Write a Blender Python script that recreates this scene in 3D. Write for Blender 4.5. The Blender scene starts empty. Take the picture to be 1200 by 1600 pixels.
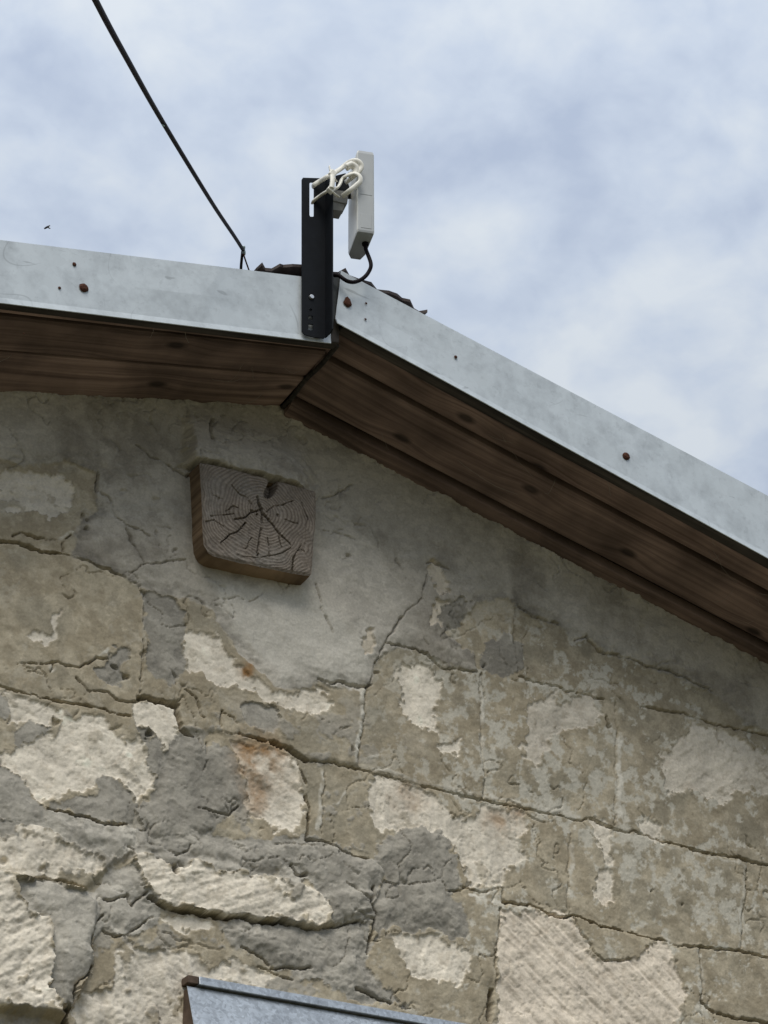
import bpy, bmesh, math
import numpy as np
from mathutils import Vector, Matrix

# ------------------------------------------------------------------ camera, sky, sun, exposure
SC = bpy.context.scene
COL = SC.collection
F = 3600.0
TH, PS, RO = math.radians(30.55), math.radians(29.8), math.radians(-0.4)
fw = np.array([math.sin(PS)*math.cos(TH), math.cos(PS)*math.cos(TH), math.sin(TH)])
rt = np.cross(fw, [0, 0, 1]); rt /= np.linalg.norm(rt); up = np.cross(rt, fw)
rt, up = rt*math.cos(RO)+up*math.sin(RO), -rt*math.sin(RO)+up*math.cos(RO)
CAM = np.array([0.1, 0, 3.5]) - 3.75*fw

cam = bpy.data.cameras.new('camera'); cam_o = bpy.data.objects.new('camera', cam); COL.objects.link(cam_o)
cam.sensor_fit = 'VERTICAL'; cam.sensor_height = 36.0; cam.lens = F/1600*36.0
cam.clip_start = 0.05; cam.clip_end = 3000
M = Matrix(((rt[0], up[0], -fw[0], CAM[0]), (rt[1], up[1], -fw[1], CAM[1]), (rt[2], up[2], -fw[2], CAM[2]), (0, 0, 0, 1)))
cam_o.matrix_world = M
SC.camera = cam_o

SUN_EL, SUN_AZ = math.radians(55), math.radians(216)      # azimuth from +Y clockwise: behind and to the left of the viewer
to_sun = Vector((math.sin(SUN_AZ)*math.cos(SUN_EL), math.cos(SUN_AZ)*math.cos(SUN_EL), math.sin(SUN_EL)))
sun = bpy.data.lights.new('sun', 'SUN'); sun.energy = 1.5; sun.angle = math.radians(34); sun.color = (1.0, 0.95, 0.86)
sun_o = bpy.data.objects.new('sun', sun); COL.objects.link(sun_o)
sun_o.rotation_euler = (-to_sun).to_track_quat('-Z', 'Y').to_euler(); sun_o.location = to_sun*30

SC.view_settings.view_transform = 'Standard'; SC.view_settings.look = 'None'
SC.view_settings.exposure = 0.70; SC.view_settings.gamma = 1.0; SC.view_settings.use_curve_mapping = False
SC.cycles.use_denoising = True
SC.cycles.max_bounces = 8

def build_world():
    w = bpy.data.worlds.new('World'); SC.world = w; w.use_nodes = True
    nt = w.node_tree; N = nt.nodes; L = nt.links; N.clear()
    out = N.new('ShaderNodeOutputWorld'); bg = N.new('ShaderNodeBackground')
    sky = N.new('ShaderNodeTexSky'); sky.sky_type = 'NISHITA'; sky.sun_disc = False
    sky.sun_elevation = SUN_EL; sky.sun_rotation = SUN_AZ; sky.air_density = 1.0; sky.dust_density = 1.5
    sk = N.new('ShaderNodeVectorMath'); sk.operation = 'SCALE'; sk.inputs[3].default_value = 0.10
    L.new(sky.outputs[0], sk.inputs[0])
    tc = N.new('ShaderNodeTexCoord'); sep = N.new('ShaderNodeSeparateXYZ'); L.new(tc.outputs['Generated'], sep.inputs[0])
    ab = N.new('ShaderNodeMath'); ab.operation = 'ABSOLUTE'; L.new(sep.outputs[2], ab.inputs[0])
    ad = N.new('ShaderNodeMath'); ad.operation = 'ADD'; ad.inputs[1].default_value = 0.35; L.new(ab.outputs[0], ad.inputs[0])
    dv = N.new('ShaderNodeMath'); dv.operation = 'DIVIDE'; dv.inputs[0].default_value = 1.0; L.new(ad.outputs[0], dv.inputs[1])
    sc = N.new('ShaderNodeVectorMath'); sc.operation = 'SCALE'; L.new(tc.outputs['Generated'], sc.inputs[0]); L.new(dv.outputs[0], sc.inputs[3])
    def noise(scale, detail, rough, off):
        mp = N.new('ShaderNodeMapping'); mp.inputs['Location'].default_value = off; L.new(sc.outputs[0], mp.inputs[0])
        mp.inputs['Scale'].default_value = (1.0, 1.0, 0.6)
        n = N.new('ShaderNodeTexNoise'); n.inputs['Scale'].default_value = scale; n.inputs['Detail'].default_value = detail
        n.inputs['Roughness'].default_value = rough; n.inputs['Distortion'].default_value = 0.25
        L.new(mp.outputs[0], n.inputs['Vector']); return n.outputs[0]
    a = noise(12.5, 5.0, 0.5, (3.1, 1.7, 0.4)); b = noise(30.0, 5.0, 0.5, (8.2, 4.4, 2.0))
    mx = N.new('ShaderNodeMix'); mx.data_type = 'FLOAT'; mx.inputs[0].default_value = 0.34
    L.new(a, mx.inputs[2]); L.new(b, mx.inputs[3])
    rp = N.new('ShaderNodeValToRGB'); L.new(mx.outputs[0], rp.inputs[0])
    e = rp.color_ramp.elements
    e[0].position = 0.36; e[0].color = (0.48, 0.56, 0.71, 1)
    e[1].position = 0.64; e[1].color = (0.75, 0.81, 0.875, 1)
    m = rp.color_ramp.elements.new(0.5); m.color = (0.61, 0.69, 0.815, 1)
    mix = N.new('ShaderNodeMix'); mix.data_type = 'RGBA'; mix.inputs[0].default_value = 0.92
    L.new(sk.outputs[0], mix.inputs[6]); L.new(rp.outputs[0], mix.inputs[7])
    # overcast luminance: brighter overhead than at the horizon
    g1 = N.new('ShaderNodeMath'); g1.operation = 'MULTIPLY_ADD'; g1.inputs[1].default_value = 0.94; g1.inputs[2].default_value = 0.47; L.new(ab.outputs[0], g1.inputs[0])
    gs = N.new('ShaderNodeVectorMath'); gs.operation = 'SCALE'; L.new(mix.outputs[2], gs.inputs[0]); L.new(g1.outputs[0], gs.inputs[3])
    L.new(gs.outputs[0], bg.inputs[0]); bg.inputs[1].default_value = 0.59
    L.new(bg.outputs[0], out.inputs[0])
build_world()

# ------------------------------------------------------------------ helpers
def U(px, py, y=0.0):
    """the point of the plane at depth y (the wall face is y=0) seen at a photo position"""
    d = fw + rt*(px-600)/F - up*(py-800)/F
    return CAM + d*((y-CAM[1])/d[1])
def at(px, py, depth):
    d = fw + rt*(px-600)/F - up*(py-800)/F
    return CAM + d*depth
def proj(X, Y, Z):
    qx, qy, qz = X-CAM[0], Y-CAM[1], Z-CAM[2]
    w = qx*fw[0]+qy*fw[1]+qz*fw[2]
    return 600+F*(qx*rt[0]+qy*rt[1]+qz*rt[2])/w, 800-F*(qx*up[0]+qy*up[1]+qz*up[2])/w

def tag(o, label=None, cat=None, group=None, kind=None):
    if label: o['label'] = label
    if cat: o['category'] = cat
    if group: o['group'] = group
    if kind: o['kind'] = kind
    return o
def empty(name, loc, label=None, cat=None):
    o = bpy.data.objects.new(name, None); COL.objects.link(o); o.location = loc; o.empty_display_size = 0.05
    return tag(o, label, cat)
def link(name, me, mat, parent=None, mw=None):
    o = bpy.data.objects.new(name, me); COL.objects.link(o)
    if mat: me.materials.append(mat)
    if mw is not None: o.matrix_world = mw
    if parent:
        bpy.context.view_layer.update()
        o.parent = parent; o.matrix_parent_inverse = parent.matrix_world.inverted()
    return o
def mesh_of(V, Fc, name='mesh', smooth=False):
    me = bpy.data.meshes.new(name); me.from_pydata([tuple(v) for v in V], [], Fc); me.validate(); me.update()
    if smooth: me.polygons.foreach_set('use_smooth', [True]*len(me.polygons))
    return me
def finish(bm, name, smooth=False, bevel=0.0, seg=2):
    if bevel > 0:
        bmesh.ops.bevel(bm, geom=list(bm.edges), offset=bevel, segments=seg, affect='EDGES', profile=0.5, clamp_overlap=True)
    bmesh.ops.recalc_face_normals(bm, faces=bm.faces)
    me = bpy.data.meshes.new(name); bm.to_mesh(me); bm.free()
    if smooth: me.polygons.foreach_set('use_smooth', [True]*len(me.polygons))
    return me
def prism(pts, vec, name='prism', bevel=0.0):
    """closed prism: polygon pts (3-D) swept along vec"""
    bm = bmesh.new(); v = Vector(vec)
    a = [bm.verts.new(Vector(p)) for p in pts]; b = [bm.verts.new(Vector(p)+v) for p in pts]
    n = len(pts); bm.faces.new(a); bm.faces.new(b[::-1])
    for i in range(n): bm.faces.new((a[i], b[i], b[(i+1) % n], a[(i+1) % n]))
    return finish(bm, name, bevel=bevel)
def catmull(P, n=8):
    P = [np.asarray(p, float) for p in P]; Q = [2*P[0]-P[1]]+P+[2*P[-1]-P[-2]]; out = []
    for i in range(1, len(Q)-2):
        for k in range(n):
            t = k/n; a, b, c, d = Q[i-1], Q[i], Q[i+1], Q[i+2]
            out.append(0.5*((2*b)+(c-a)*t+(2*a-5*b+4*c-d)*t*t+(3*b-a-3*c+d)*t**3))
    out.append(P[-1]); return out
def tube(P, r, sides=10, flat=1.0, name='tube', ref=None, taper=None):
    P = [Vector(p) for p in P]; V = []; Fc = []; n = len(P); prev = None
    for i, p in enumerate(P):
        t = (P[min(i+1, n-1)]-P[max(i-1, 0)]).normalized()
        if prev is None:
            a = Vector(ref) if ref is not None else Vector((0.31, 0.22, 0.93))
            u = (a-t*a.dot(t)).normalized()
        else: u = (prev-t*prev.dot(t)).normalized()
        prev = u; w = t.cross(u); rr = r*(taper[i] if taper else 1)
        for k in range(sides):
            an = 2*math.pi*k/sides; V.append(p+u*rr*math.cos(an)*flat+w*rr*math.sin(an))
    for i in range(n-1):
        for k in range(sides):
            Fc.append((i*sides+k, i*sides+(k+1) % sides, (i+1)*sides+(k+1) % sides, (i+1)*sides+k))
    Fc.append(tuple(range(sides))[::-1]); Fc.append(tuple((n-1)*sides+k for k in range(sides)))
    return mesh_of(V, Fc, name, True)

# numpy noise
def h2(i, j, s):
    n = np.asarray(i).astype(np.int64).astype(np.uint32)*np.uint32(374761393)
    n = n+np.asarray(j).astype(np.int64).astype(np.uint32)*np.uint32(668265263)+np.uint32((s*974711) & 0xffffffff)
    n ^= n >> np.uint32(13); n *= np.uint32(1274126177); n ^= n >> np.uint32(16); n *= np.uint32(2246822519); n ^= n >> np.uint32(15)
    return (n & np.uint32(0xffffff)).astype(np.float32)*np.float32(1/0xffffff)
def vn(x, y, s):
    x = np.asarray(x); y = np.asarray(y)
    i = np.floor(x); j = np.floor(y); fx = (x-i).astype(np.float32); fy = (y-j).astype(np.float32)
    fx = fx*fx*fx*(fx*(fx*6-15)+10); fy = fy*fy*fy*(fy*(fy*6-15)+10)
    i = i.astype(np.int32); j = j.astype(np.int32)
    return ((h2(i, j, s)*(1-fx)+h2(i+1, j, s)*fx)*(1-fy)+(h2(i, j+1, s)*(1-fx)+h2(i+1, j+1, s)*fx)*fy)*2-1
def fbm(x, y, sc, oct=4, s=0, g=0.5):
    """sc = size of the largest feature in metres; result about -1..1"""
    a = 1.0; t = 0; n = 0; c, sn = math.cos(0.6), math.sin(0.6)
    ra = 0.37+0.11*(s % 7); x, y = (x*math.cos(ra)-y*math.sin(ra))/sc, (x*math.sin(ra)+y*math.cos(ra))/sc
    for k in range(oct):
        t = t+a*vn(x+17.3*k, y-9.1*k, s+31*k); n += a; a *= g
        x, y = (x*c-y*sn)*2.03, (x*sn+y*c)*2.03
    return t/n*1.5
def ridged(x, y, sc, oct=3, s=0):
    a = 1.0; t = 0; n = 0
    for k in range(oct):
        t = t+a*(1-2*np.abs(vn(x/sc*2.03**k+5.7*k, y/sc*2.03**k, s+77*k))); n += a; a *= 0.5
    return t/n
def sst(a, b, x):
    t = np.clip((x-a)/(b-a), 0, 1); return t*t*(3-2*t)
def sdpoly(P, X, Y):
    """signed distance, positive inside"""
    P = np.asarray(P, float); d = np.full(X.shape, 1e9); ins = np.zeros(X.shape, bool); n = len(P)
    for i in range(n):
        ax, ay = P[i]; bx, by = P[(i+1) % n]; ex, ey = bx-ax, by-ay
        t = np.clip(((X-ax)*ex+(Y-ay)*ey)/(ex*ex+ey*ey+1e-9), 0, 1)
        d = np.minimum(d, (X-ax-t*ex)**2+(Y-ay-t*ey)**2)
        if ey != 0: ins ^= ((ay > Y) != (by > Y)) & (X < ex*(Y-ay)/ey+ax)
    d = np.sqrt(d); return np.where(ins, d, -d)
def dline(P, X, Y):
    d = np.full(X.shape, 1e9)
    for (ax, ay), (bx, by) in zip(P[:-1], P[1:]):
        ex, ey = bx-ax, by-ay
        t = np.clip(((X-ax)*ex+(Y-ay)*ey)/(ex*ex+ey*ey+1e-9), 0, 1)
        d = np.minimum(d, (X-ax-t*ex)**2+(Y-ay-t*ey)**2)
    return np.sqrt(d)
def boxed(fn, P, X, Y, pad, fill):
    P = np.asarray(P, float); x0, y0 = P.min(0)-pad; x1, y1 = P.max(0)+pad
    m = (X > x0) & (X < x1) & (Y > y0) & (Y < y1); o = np.full(X.shape, fill)
    if m.any(): o[m] = fn(P.tolist() if fn is dline else P, X[m], Y[m])
    return o

# ------------------------------------------------------------------ materials
def mat(name, base, rough=0.6, metal=0.0, var=0.15, scale=30.0, bump=0.0, bscale=200.0, spec=0.4, stretch=None, hue=None):
    m = bpy.data.materials.new(name); m.use_nodes = True; nt = m.node_tree; N = nt.nodes; L = nt.links
    b = N['Principled BSDF']; b.inputs['Roughness'].default_value = rough; b.inputs['Metallic'].default_value = metal
    b.inputs['Specular IOR Level'].default_value = spec
    tc = N.new('ShaderNodeTexCoord'); mp = N.new('ShaderNodeMapping'); L.new(tc.outputs['Object'], mp.inputs[0])
    if stretch: mp.inputs['Scale'].default_value = stretch
    n = N.new('ShaderNodeTexNoise'); n.inputs['Scale'].default_value = scale; n.inputs['Detail'].default_value = 6; n.inputs['Roughness'].default_value = 0.6
    L.new(mp.outputs[0], n.inputs['Vector'])
    r = N.new('ShaderNodeValToRGB'); L.new(n.outputs[0], r.inputs[0])
    c = np.array(base); d = np.array(hue if hue else base)
    r.color_ramp.elements[0].position = 0.3; r.color_ramp.elements[1].position = 0.7
    r.color_ramp.elements[0].color = (*np.clip(d*(1-var), 0, 1), 1); r.color_ramp.elements[1].color = (*np.clip(c*(1+var), 0, 1), 1)
    L.new(r.outputs[0], b.inputs['Base Color'])
    if bump > 0:
        n2 = N.new('ShaderNodeTexNoise'); n2.inputs['Scale'].default_value = bscale; n2.inputs['Detail'].default_value = 5
        L.new(mp.outputs[0], n2.inputs['Vector'])
        bp = N.new('ShaderNodeBump'); bp.inputs['Strength'].default_value = bump; bp.inputs['Distance'].default_value = 0.002
        L.new(n2.outputs[0], bp.inputs['Height']); L.new(bp.outputs[0], b.inputs['Normal'])
    return m

def wall_material():
    m = bpy.data.materials.new('weathered_wall'); m.use_nodes = True; nt = m.node_tree; N = nt.nodes; L = nt.links
    b = N['Principled BSDF']; b.inputs['Roughness'].default_value = 0.92; b.inputs['Specular IOR Level'].default_value = 0.15
    at_ = N.new('ShaderNodeAttribute'); at_.attribute_name = 'stone_colour'
    tc = N.new('ShaderNodeTexCoord')
    n = N.new('ShaderNodeTexNoise'); n.inputs['Scale'].default_value = 260; n.inputs['Detail'].default_value = 4; n.inputs['Roughness'].default_value = 0.7
    L.new(tc.outputs['Object'], n.inputs['Vector'])
    mr = N.new('ShaderNodeMapRange'); mr.inputs[1].default_value = 0.25; mr.inputs[2].default_value = 0.75; mr.inputs[3].default_value = 0.82; mr.inputs[4].default_value = 1.16
    L.new(n.outputs[0], mr.inputs[0])
    sc = N.new('ShaderNodeVectorMath'); sc.operation = 'SCALE'; L.new(at_.outputs['Color'], sc.inputs[0]); L.new(mr.outputs[0], sc.inputs[3])
    L.new(sc.outputs[0], b.inputs['Base Color'])
    n2 = N.new('ShaderNodeTexNoise'); n2.inputs['Scale'].default_value = 420; n2.inputs['Detail'].default_value = 3
    L.new(tc.outputs['Object'], n2.inputs['Vector'])
    bp = N.new('ShaderNodeBump'); bp.inputs['Strength'].default_value = 0.35; bp.inputs['Distance'].default_value = 0.0012
    L.new(n2.outputs[0], bp.inputs['Height']); L.new(bp.outputs[0], b.inputs['Normal'])
    return m

def wood_material(name, dark, light, knots=True, bump=0.5):
    """grain runs along the object's local X"""
    m = bpy.data.materials.new(name); m.use_nodes = True; nt = m.node_tree; N = nt.nodes; L = nt.links
    b = N['Principled BSDF']; b.inputs['Roughness'].default_value = 0.8; b.inputs['Specular IOR Level'].default_value = 0.2
    tc = N.new('ShaderNodeTexCoord')
    oi = N.new('ShaderNodeObjectInfo')
    off = N.new('ShaderNodeVectorMath'); off.operation = 'SCALE'; off.inputs[0].default_value = (7.1, 3.3, 5.7); L.new(oi.outputs['Random'], off.inputs[3])
    ad = N.new('ShaderNodeVectorMath'); ad.operation = 'ADD'; L.new(tc.outputs['Object'], ad.inputs[0]); L.new(off.outputs[0], ad.inputs[1])
    dn = N.new('ShaderNodeTexNoise'); dn.inputs['Scale'].default_value = 3.0; dn.inputs['Detail'].default_value = 2
    mpd = N.new('ShaderNodeMapping'); mpd.inputs['Scale'].default_value = (0.8, 2.0, 2.0); L.new(ad.outputs[0], mpd.inputs[0]); L.new(mpd.outputs[0], dn.inputs['Vector'])
    # knots bend the grain
    vo = N.new('ShaderNodeTexVoronoi'); vo.voronoi_dimensions = '2D'; vo.inputs['Scale'].default_value = 1.0; mpv = N.new('ShaderNodeMapping'); mpv.inputs['Scale'].default_value = (4.2, 9.0, 1.0)
    L.new(ad.outputs[0], mpv.inputs[0]); L.new(mpv.outputs[0], vo.inputs['Vector'])
    kn = N.new('ShaderNodeMapRange'); kn.inputs[1].default_value = 0.0; kn.inputs[2].default_value = 0.34; kn.inputs[3].default_value = 1.0; kn.inputs[4].default_value = 0.0
    kn.interpolation_type = 'SMOOTHSTEP'; L.new(vo.outputs['Distance'], kn.inputs[0])
    sm = N.new('ShaderNodeMath'); sm.operation = 'MULTIPLY_ADD'; sm.inputs[1].default_value = 0.010 if knots else 0.0; L.new(kn.outputs[0], sm.inputs[0])
    sd = N.new('ShaderNodeMath'); sd.operation = 'MULTIPLY'; sd.inputs[1].default_value = 0.03; L.new(dn.outputs[0], sd.inputs[0]); L.new(sd.outputs[0], sm.inputs[2])
    cmb = N.new('ShaderNodeCombineXYZ'); L.new(sm.outputs[0], cmb.inputs[1])
    a2 = N.new('ShaderNodeVectorMath'); a2.operation = 'ADD'; L.new(ad.outputs[0], a2.inputs[0]); L.new(cmb.outputs[0], a2.inputs[1])
    mp = N.new('ShaderNodeMapping'); mp.inputs['Scale'].default_value = (1.6, 95.0, 8.0); L.new(a2.outputs[0], mp.inputs[0])
    g = N.new('ShaderNodeTexNoise'); g.inputs['Scale'].default_value = 1.0; g.inputs['Detail'].default_value = 7; g.inputs['Roughness'].default_value = 0.65
    L.new(mp.outputs[0], g.inputs['Vector'])
    r = N.new('ShaderNodeValToRGB'); L.new(g.outputs[0], r.inputs[0]); r.color_ramp.elements[0].position = 0.36; r.color_ramp.elements[1].position = 0.66
    r.color_ramp.elements[0].color = (*dark, 1); r.color_ramp.elements[1].color = (*light, 1)
    # blotches of dirt
    n3 = N.new('ShaderNodeTexNoise'); n3.inputs['Scale'].default_value = 9; n3.inputs['Detail'].default_value = 5; L.new(ad.outputs[0], n3.inputs['Vector'])
    r3 = N.new('ShaderNodeMapRange'); r3.inputs[1].default_value = 0.35; r3.inputs[2].default_value = 0.65; r3.inputs[3].default_value = 0.62; r3.inputs[4].default_value = 1.25; L.new(n3.outputs[0], r3.inputs[0])
    k2 = N.new('ShaderNodeMapRange'); k2.inputs[1].default_value = 0.04; k2.inputs[2].default_value = 0.09; k2.inputs[3].default_value = 0.3 if knots else 1.0; k2.inputs[4].default_value = 1.0; L.new(vo.outputs['Distance'], k2.inputs[0])
    mu = N.new('ShaderNodeMath'); mu.operation = 'MULTIPLY'; L.new(r3.outputs[0], mu.inputs[0]); L.new(k2.outputs[0], mu.inputs[1])
    sc = N.new('ShaderNodeVectorMath'); sc.operation = 'SCALE'; L.new(r.outputs[0], sc.inputs[0]); L.new(mu.outputs[0], sc.inputs[3])
    tn = N.new('ShaderNodeMapRange'); tn.inputs[3].default_value = 0.82; tn.inputs[4].default_value = 1.2; L.new(oi.outputs['Random'], tn.inputs[0])
    s2 = N.new('ShaderNodeVectorMath'); s2.operation = 'SCALE'; L.new(sc.outputs[0], s2.inputs[0]); L.new(tn.outputs[0], s2.inputs[3])
    L.new(s2.outputs[0], b.inputs['Base Color'])
    bp = N.new('ShaderNodeBump'); bp.inputs['Strength'].default_value = bump; bp.inputs['Distance'].default_value = 0.002
    L.new(g.outputs[0], bp.inputs['Height']); L.new(bp.outputs[0], b.inputs['Normal'])
    return m

def zinc_material(name, base, cell, var, rough, metal, streak=0.5):
    m = bpy.data.materials.new(name); m.use_nodes = True; nt = m.node_tree; N = nt.nodes; L = nt.links
    b = N['Principled BSDF']; b.inputs['Metallic'].default_value = metal
    tc = N.new('ShaderNodeTexCoord')
    dn = N.new('ShaderNodeTexNoise'); dn.inputs['Scale'].default_value = 60; L.new(tc.outputs['Object'], dn.inputs['Vector'])
    mxv = N.new('ShaderNodeMix'); mxv.data_type = 'VECTOR'; mxv.inputs[0].default_value = 0.012
    L.new(tc.outputs['Object'], mxv.inputs[4]); L.new(dn.outputs['Color'], mxv.inputs[5])
    vo = N.new('ShaderNodeTexVoronoi'); vo.inputs['Scale'].default_value = cell; L.new(mxv.outputs[1], vo.inputs['Vector'])
    sp = N.new('ShaderNodeSeparateColor'); L.new(vo.outputs['Color'], sp.inputs[0])
    mr = N.new('ShaderNodeMapRange'); mr.inputs[3].default_value = 1-var; mr.inputs[4].default_value = 1+var; L.new(sp.outputs[0], mr.inputs[0])
    # weathering: soft cloudy stains plus thin scratches
    st = N.new('ShaderNodeTexNoise'); st.inputs['Scale'].default_value = 26; st.inputs['Detail'].default_value = 6; st.inputs['Roughness'].default_value = 0.65; L.new(tc.outputs['Object'], st.inputs['Vector'])
    m2 = N.new('ShaderNodeMapRange'); m2.inputs[1].default_value = 0.25; m2.inputs[2].default_value = 0.55; m2.inputs[3].default_value = 1-0.22*streak; m2.inputs[4].default_value = 1.0; L.new(st.outputs[0], m2.inputs[0])
    mp = N.new('ShaderNodeMapping'); mp.inputs['Rotation'].default_value = (0, 0.5, 0); mp.inputs['Scale'].default_value = (10, 10, 55); L.new(tc.outputs['Object'], mp.inputs[0])
    scn = N.new('ShaderNodeTexNoise'); scn.inputs['Scale'].default_value = 1.0; scn.inputs['Detail'].default_value = 2; scn.inputs['Distortion'].default_value = 1.2; L.new(mp.outputs[0], scn.inputs['Vector'])
    m3 = N.new('ShaderNodeMapRange'); m3.inputs[1].default_value = 0.70; m3.inputs[2].default_value = 0.74; m3.inputs[3].default_value = 1.0; m3.inputs[4].default_value = 1-0.22*streak; L.new(scn.outputs[0], m3.inputs[0])
    p1 = N.new('ShaderNodeMath'); p1.operation = 'MULTIPLY'; L.new(mr.outputs[0], p1.inputs[0]); L.new(m2.outputs[0], p1.inputs[1])
    p2 = N.new('ShaderNodeMath'); p2.operation = 'MULTIPLY'; L.new(p1.outputs[0], p2.inputs[0]); L.new(m3.outputs[0], p2.inputs[1])
    # crisp wear: flecks and long curved scuffs
    fl = N.new('ShaderNodeTexNoise'); fl.inputs['Scale'].default_value = 75; fl.inputs['Detail'].default_value = 8; fl.inputs['Roughness'].default_value = 0.7; L.new(tc.outputs['Object'], fl.inputs['Vector'])
    fm = N.new('ShaderNodeMapRange'); fm.inputs[1].default_value = 0.57; fm.inputs[2].default_value = 0.64; fm.inputs[3].default_value = 1.0; fm.inputs[4].default_value = 1-0.09*streak; L.new(fl.outputs[0], fm.inputs[0])
    wn = N.new('ShaderNodeTexNoise'); wn.inputs['Scale'].default_value = 5.0; wn.inputs['Detail'].default_value = 1.0; wn.inputs['Distortion'].default_value = 0.4; L.new(tc.outputs['Object'], wn.inputs['Vector'])
    w1 = N.new('ShaderNodeMath'); w1.operation = 'PINGPONG'; w1.inputs[1].default_value = 0.06; L.new(wn.outputs[0], w1.inputs[0])
    w2 = N.new('ShaderNodeMapRange'); w2.inputs[1].default_value = 0.0; w2.inputs[2].default_value = 0.0026; w2.inputs[3].default_value = 1.0; w2.inputs[4].default_value = 0.0; L.new(w1.outputs[0], w2.inputs[0])
    wm = N.new('ShaderNodeTexNoise'); wm.inputs['Scale'].default_value = 11; wm.inputs['Detail'].default_value = 3; L.new(tc.outputs['Object'], wm.inputs['Vector'])
    w3 = N.new('ShaderNodeMapRange'); w3.inputs[1].default_value = 0.52; w3.inputs[2].default_value = 0.62; w3.inputs[3].default_value = 0.0; w3.inputs[4].default_value = -0.22*streak; L.new(wm.outputs[0], w3.inputs[0])
    w4 = N.new('ShaderNodeMath'); w4.operation = 'MULTIPLY_ADD'; w4.inputs[2].default_value = 1.0; L.new(w2.outputs[0], w4.inputs[0]); L.new(w3.outputs[0], w4.inputs[1])
    p3 = N.new('ShaderNodeMath'); p3.operation = 'MULTIPLY'; L.new(p2.outputs[0], p3.inputs[0]); L.new(fm.outputs[0], p3.inputs[1])
    p4 = N.new('ShaderNodeMath'); p4.operation = 'MULTIPLY'; L.new(p3.outputs[0], p4.inputs[0]); L.new(w4.outputs[0], p4.inputs[1]); p2 = p4
    sc = N.new('ShaderNodeVectorMath'); sc.operation = 'SCALE'; sc.inputs[0].default_value = base; L.new(p2.outputs[0], sc.inputs[3])
    L.new(sc.outputs[0], b.inputs['Base Color'])
    rr = N.new('ShaderNodeMapRange'); rr.inputs[3].default_value = rough-0.08; rr.inputs[4].default_value = rough+0.12; L.new(st.outputs[0], rr.inputs[0]); L.new(rr.outputs[0], b.inputs['Roughness'])
    wv = N.new('ShaderNodeTexNoise'); wv.inputs['Scale'].default_value = 7; wv.inputs['Detail'].default_value = 2; L.new(tc.outputs['Object'], wv.inputs['Vector'])
    bp = N.new('ShaderNodeBump'); bp.inputs['Strength'].default_value = 0.25; bp.inputs['Distance'].default_value = 0.01
    L.new(wv.outputs[0], bp.inputs['Height']); L.new(bp.outputs[0], b.inputs['Normal'])
    return m

MW = wall_material()
M_ZINC = zinc_material('pale_galvanised', (0.555, 0.605, 0.64), 70, 0.03, 0.46, 0.15, 1.2)
M_HOOD = zinc_material('spangled_zinc', (0.45, 0.485, 0.52), 240, 0.20, 0.42, 0.7, 1.3)
M_SOFFIT = wood_material('brown_boards', (0.115, 0.078, 0.066), (0.28, 0.20, 0.172))
M_BARGE = wood_material('old_barge_board', (0.03, 0.027, 0.025), (0.085, 0.075, 0.066), False)
M_BEAMSIDE = wood_material('beam_side', (0.13, 0.087, 0.054), (0.29, 0.205, 0.13), False)
M_BLACK = mat('black_coated_steel', (0.0055, 0.007, 0.0095), 0.55, 0.0, 0.25, 60, 0.1, 600, 0.14)
M_PLASTIC = mat('pale_grey_plastic', (0.74, 0.74, 0.70), 0.45, 0, 0.05, 25, 0.05, 900, 0.4)
M_PLASTIC2 = mat('grey_plastic', (0.22, 0.22, 0.21), 0.5, 0, 0.08, 40, 0.05, 900, 0.4)
M_NYLON = mat('cream_nylon', (0.78, 0.76, 0.69), 0.4, 0, 0.06, 80, 0.05, 900, 0.45)
M_CABLE = mat('black_cable_sheath', (0.008, 0.005, 0.007), 0.65, 0, 0.2, 20, 0, 500, 0.12)
M_RUST = mat('rusty_screw', (0.075, 0.030, 0.018), 0.85, 0, 0.5, 300, 0.6, 700, 0.2)
M_STEEL = mat('zinc_bolt', (0.62, 0.63, 0.64), 0.3, 0.8, 0.1, 200)
M_SHEET = mat('dark_brown_roof_sheet', (0.040, 0.028, 0.026), 0.7, 0, 0.4, 50, 0.3, 200)
M_GROUND = mat('dry_earth_and_grass', (0.15, 0.135, 0.09), 0.95, 0, 0.4, 1.5, 0.5, 20, 0.1, None, (0.085, 0.09, 0.045))
M_RUSTWOOD = mat('weathered_brown_wood', (0.11, 0.078, 0.058), 0.8, 0, 0.3, 60, 0.4, 200, 0.2)
M_GLASS = mat('pale_insulator', (0.35, 0.45, 0.45), 0.3, 0, 0.1, 90)
M_WEB = mat('dusty_cobweb', (0.28, 0.25, 0.22), 0.9, 0, 0.2, 90)
M_INSECT = mat('dark_insect', (0.02, 0.02, 0.03), 0.5, 0, 0.2, 90)

# ------------------------------------------------------------------ ground
me = mesh_of([(-600, -600, 0), (600, -600, 0), (600, 600, 0), (-600, 600, 0)], [(0, 1, 2, 3)], 'ground')
tag(link('ground', me, M_GROUND), kind='structure')

# ------------------------------------------------------------------ the traced wall
OH = 0.20                                      # how far the eave stands out from the wall
def line_z(pts, y):
    A = [U(px, py, y) for px, py in pts]
    x = np.array([a[0] for a in A]); z = np.array([a[2] for a in A]); return np.polyfit(x, z, 1)
LW = line_z([(0, 618), (120, 624), (430, 638)], 0)          # where the soffit meets the wall
RW = line_z([(437, 642), (500, 684), (850, 871), (1200, 1037)], 0)
RIDGE_X = U(436, 639)[0]
def roof_z(x): return np.minimum(LW[0]*x+LW[1], RW[0]*x+RW[1])

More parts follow.
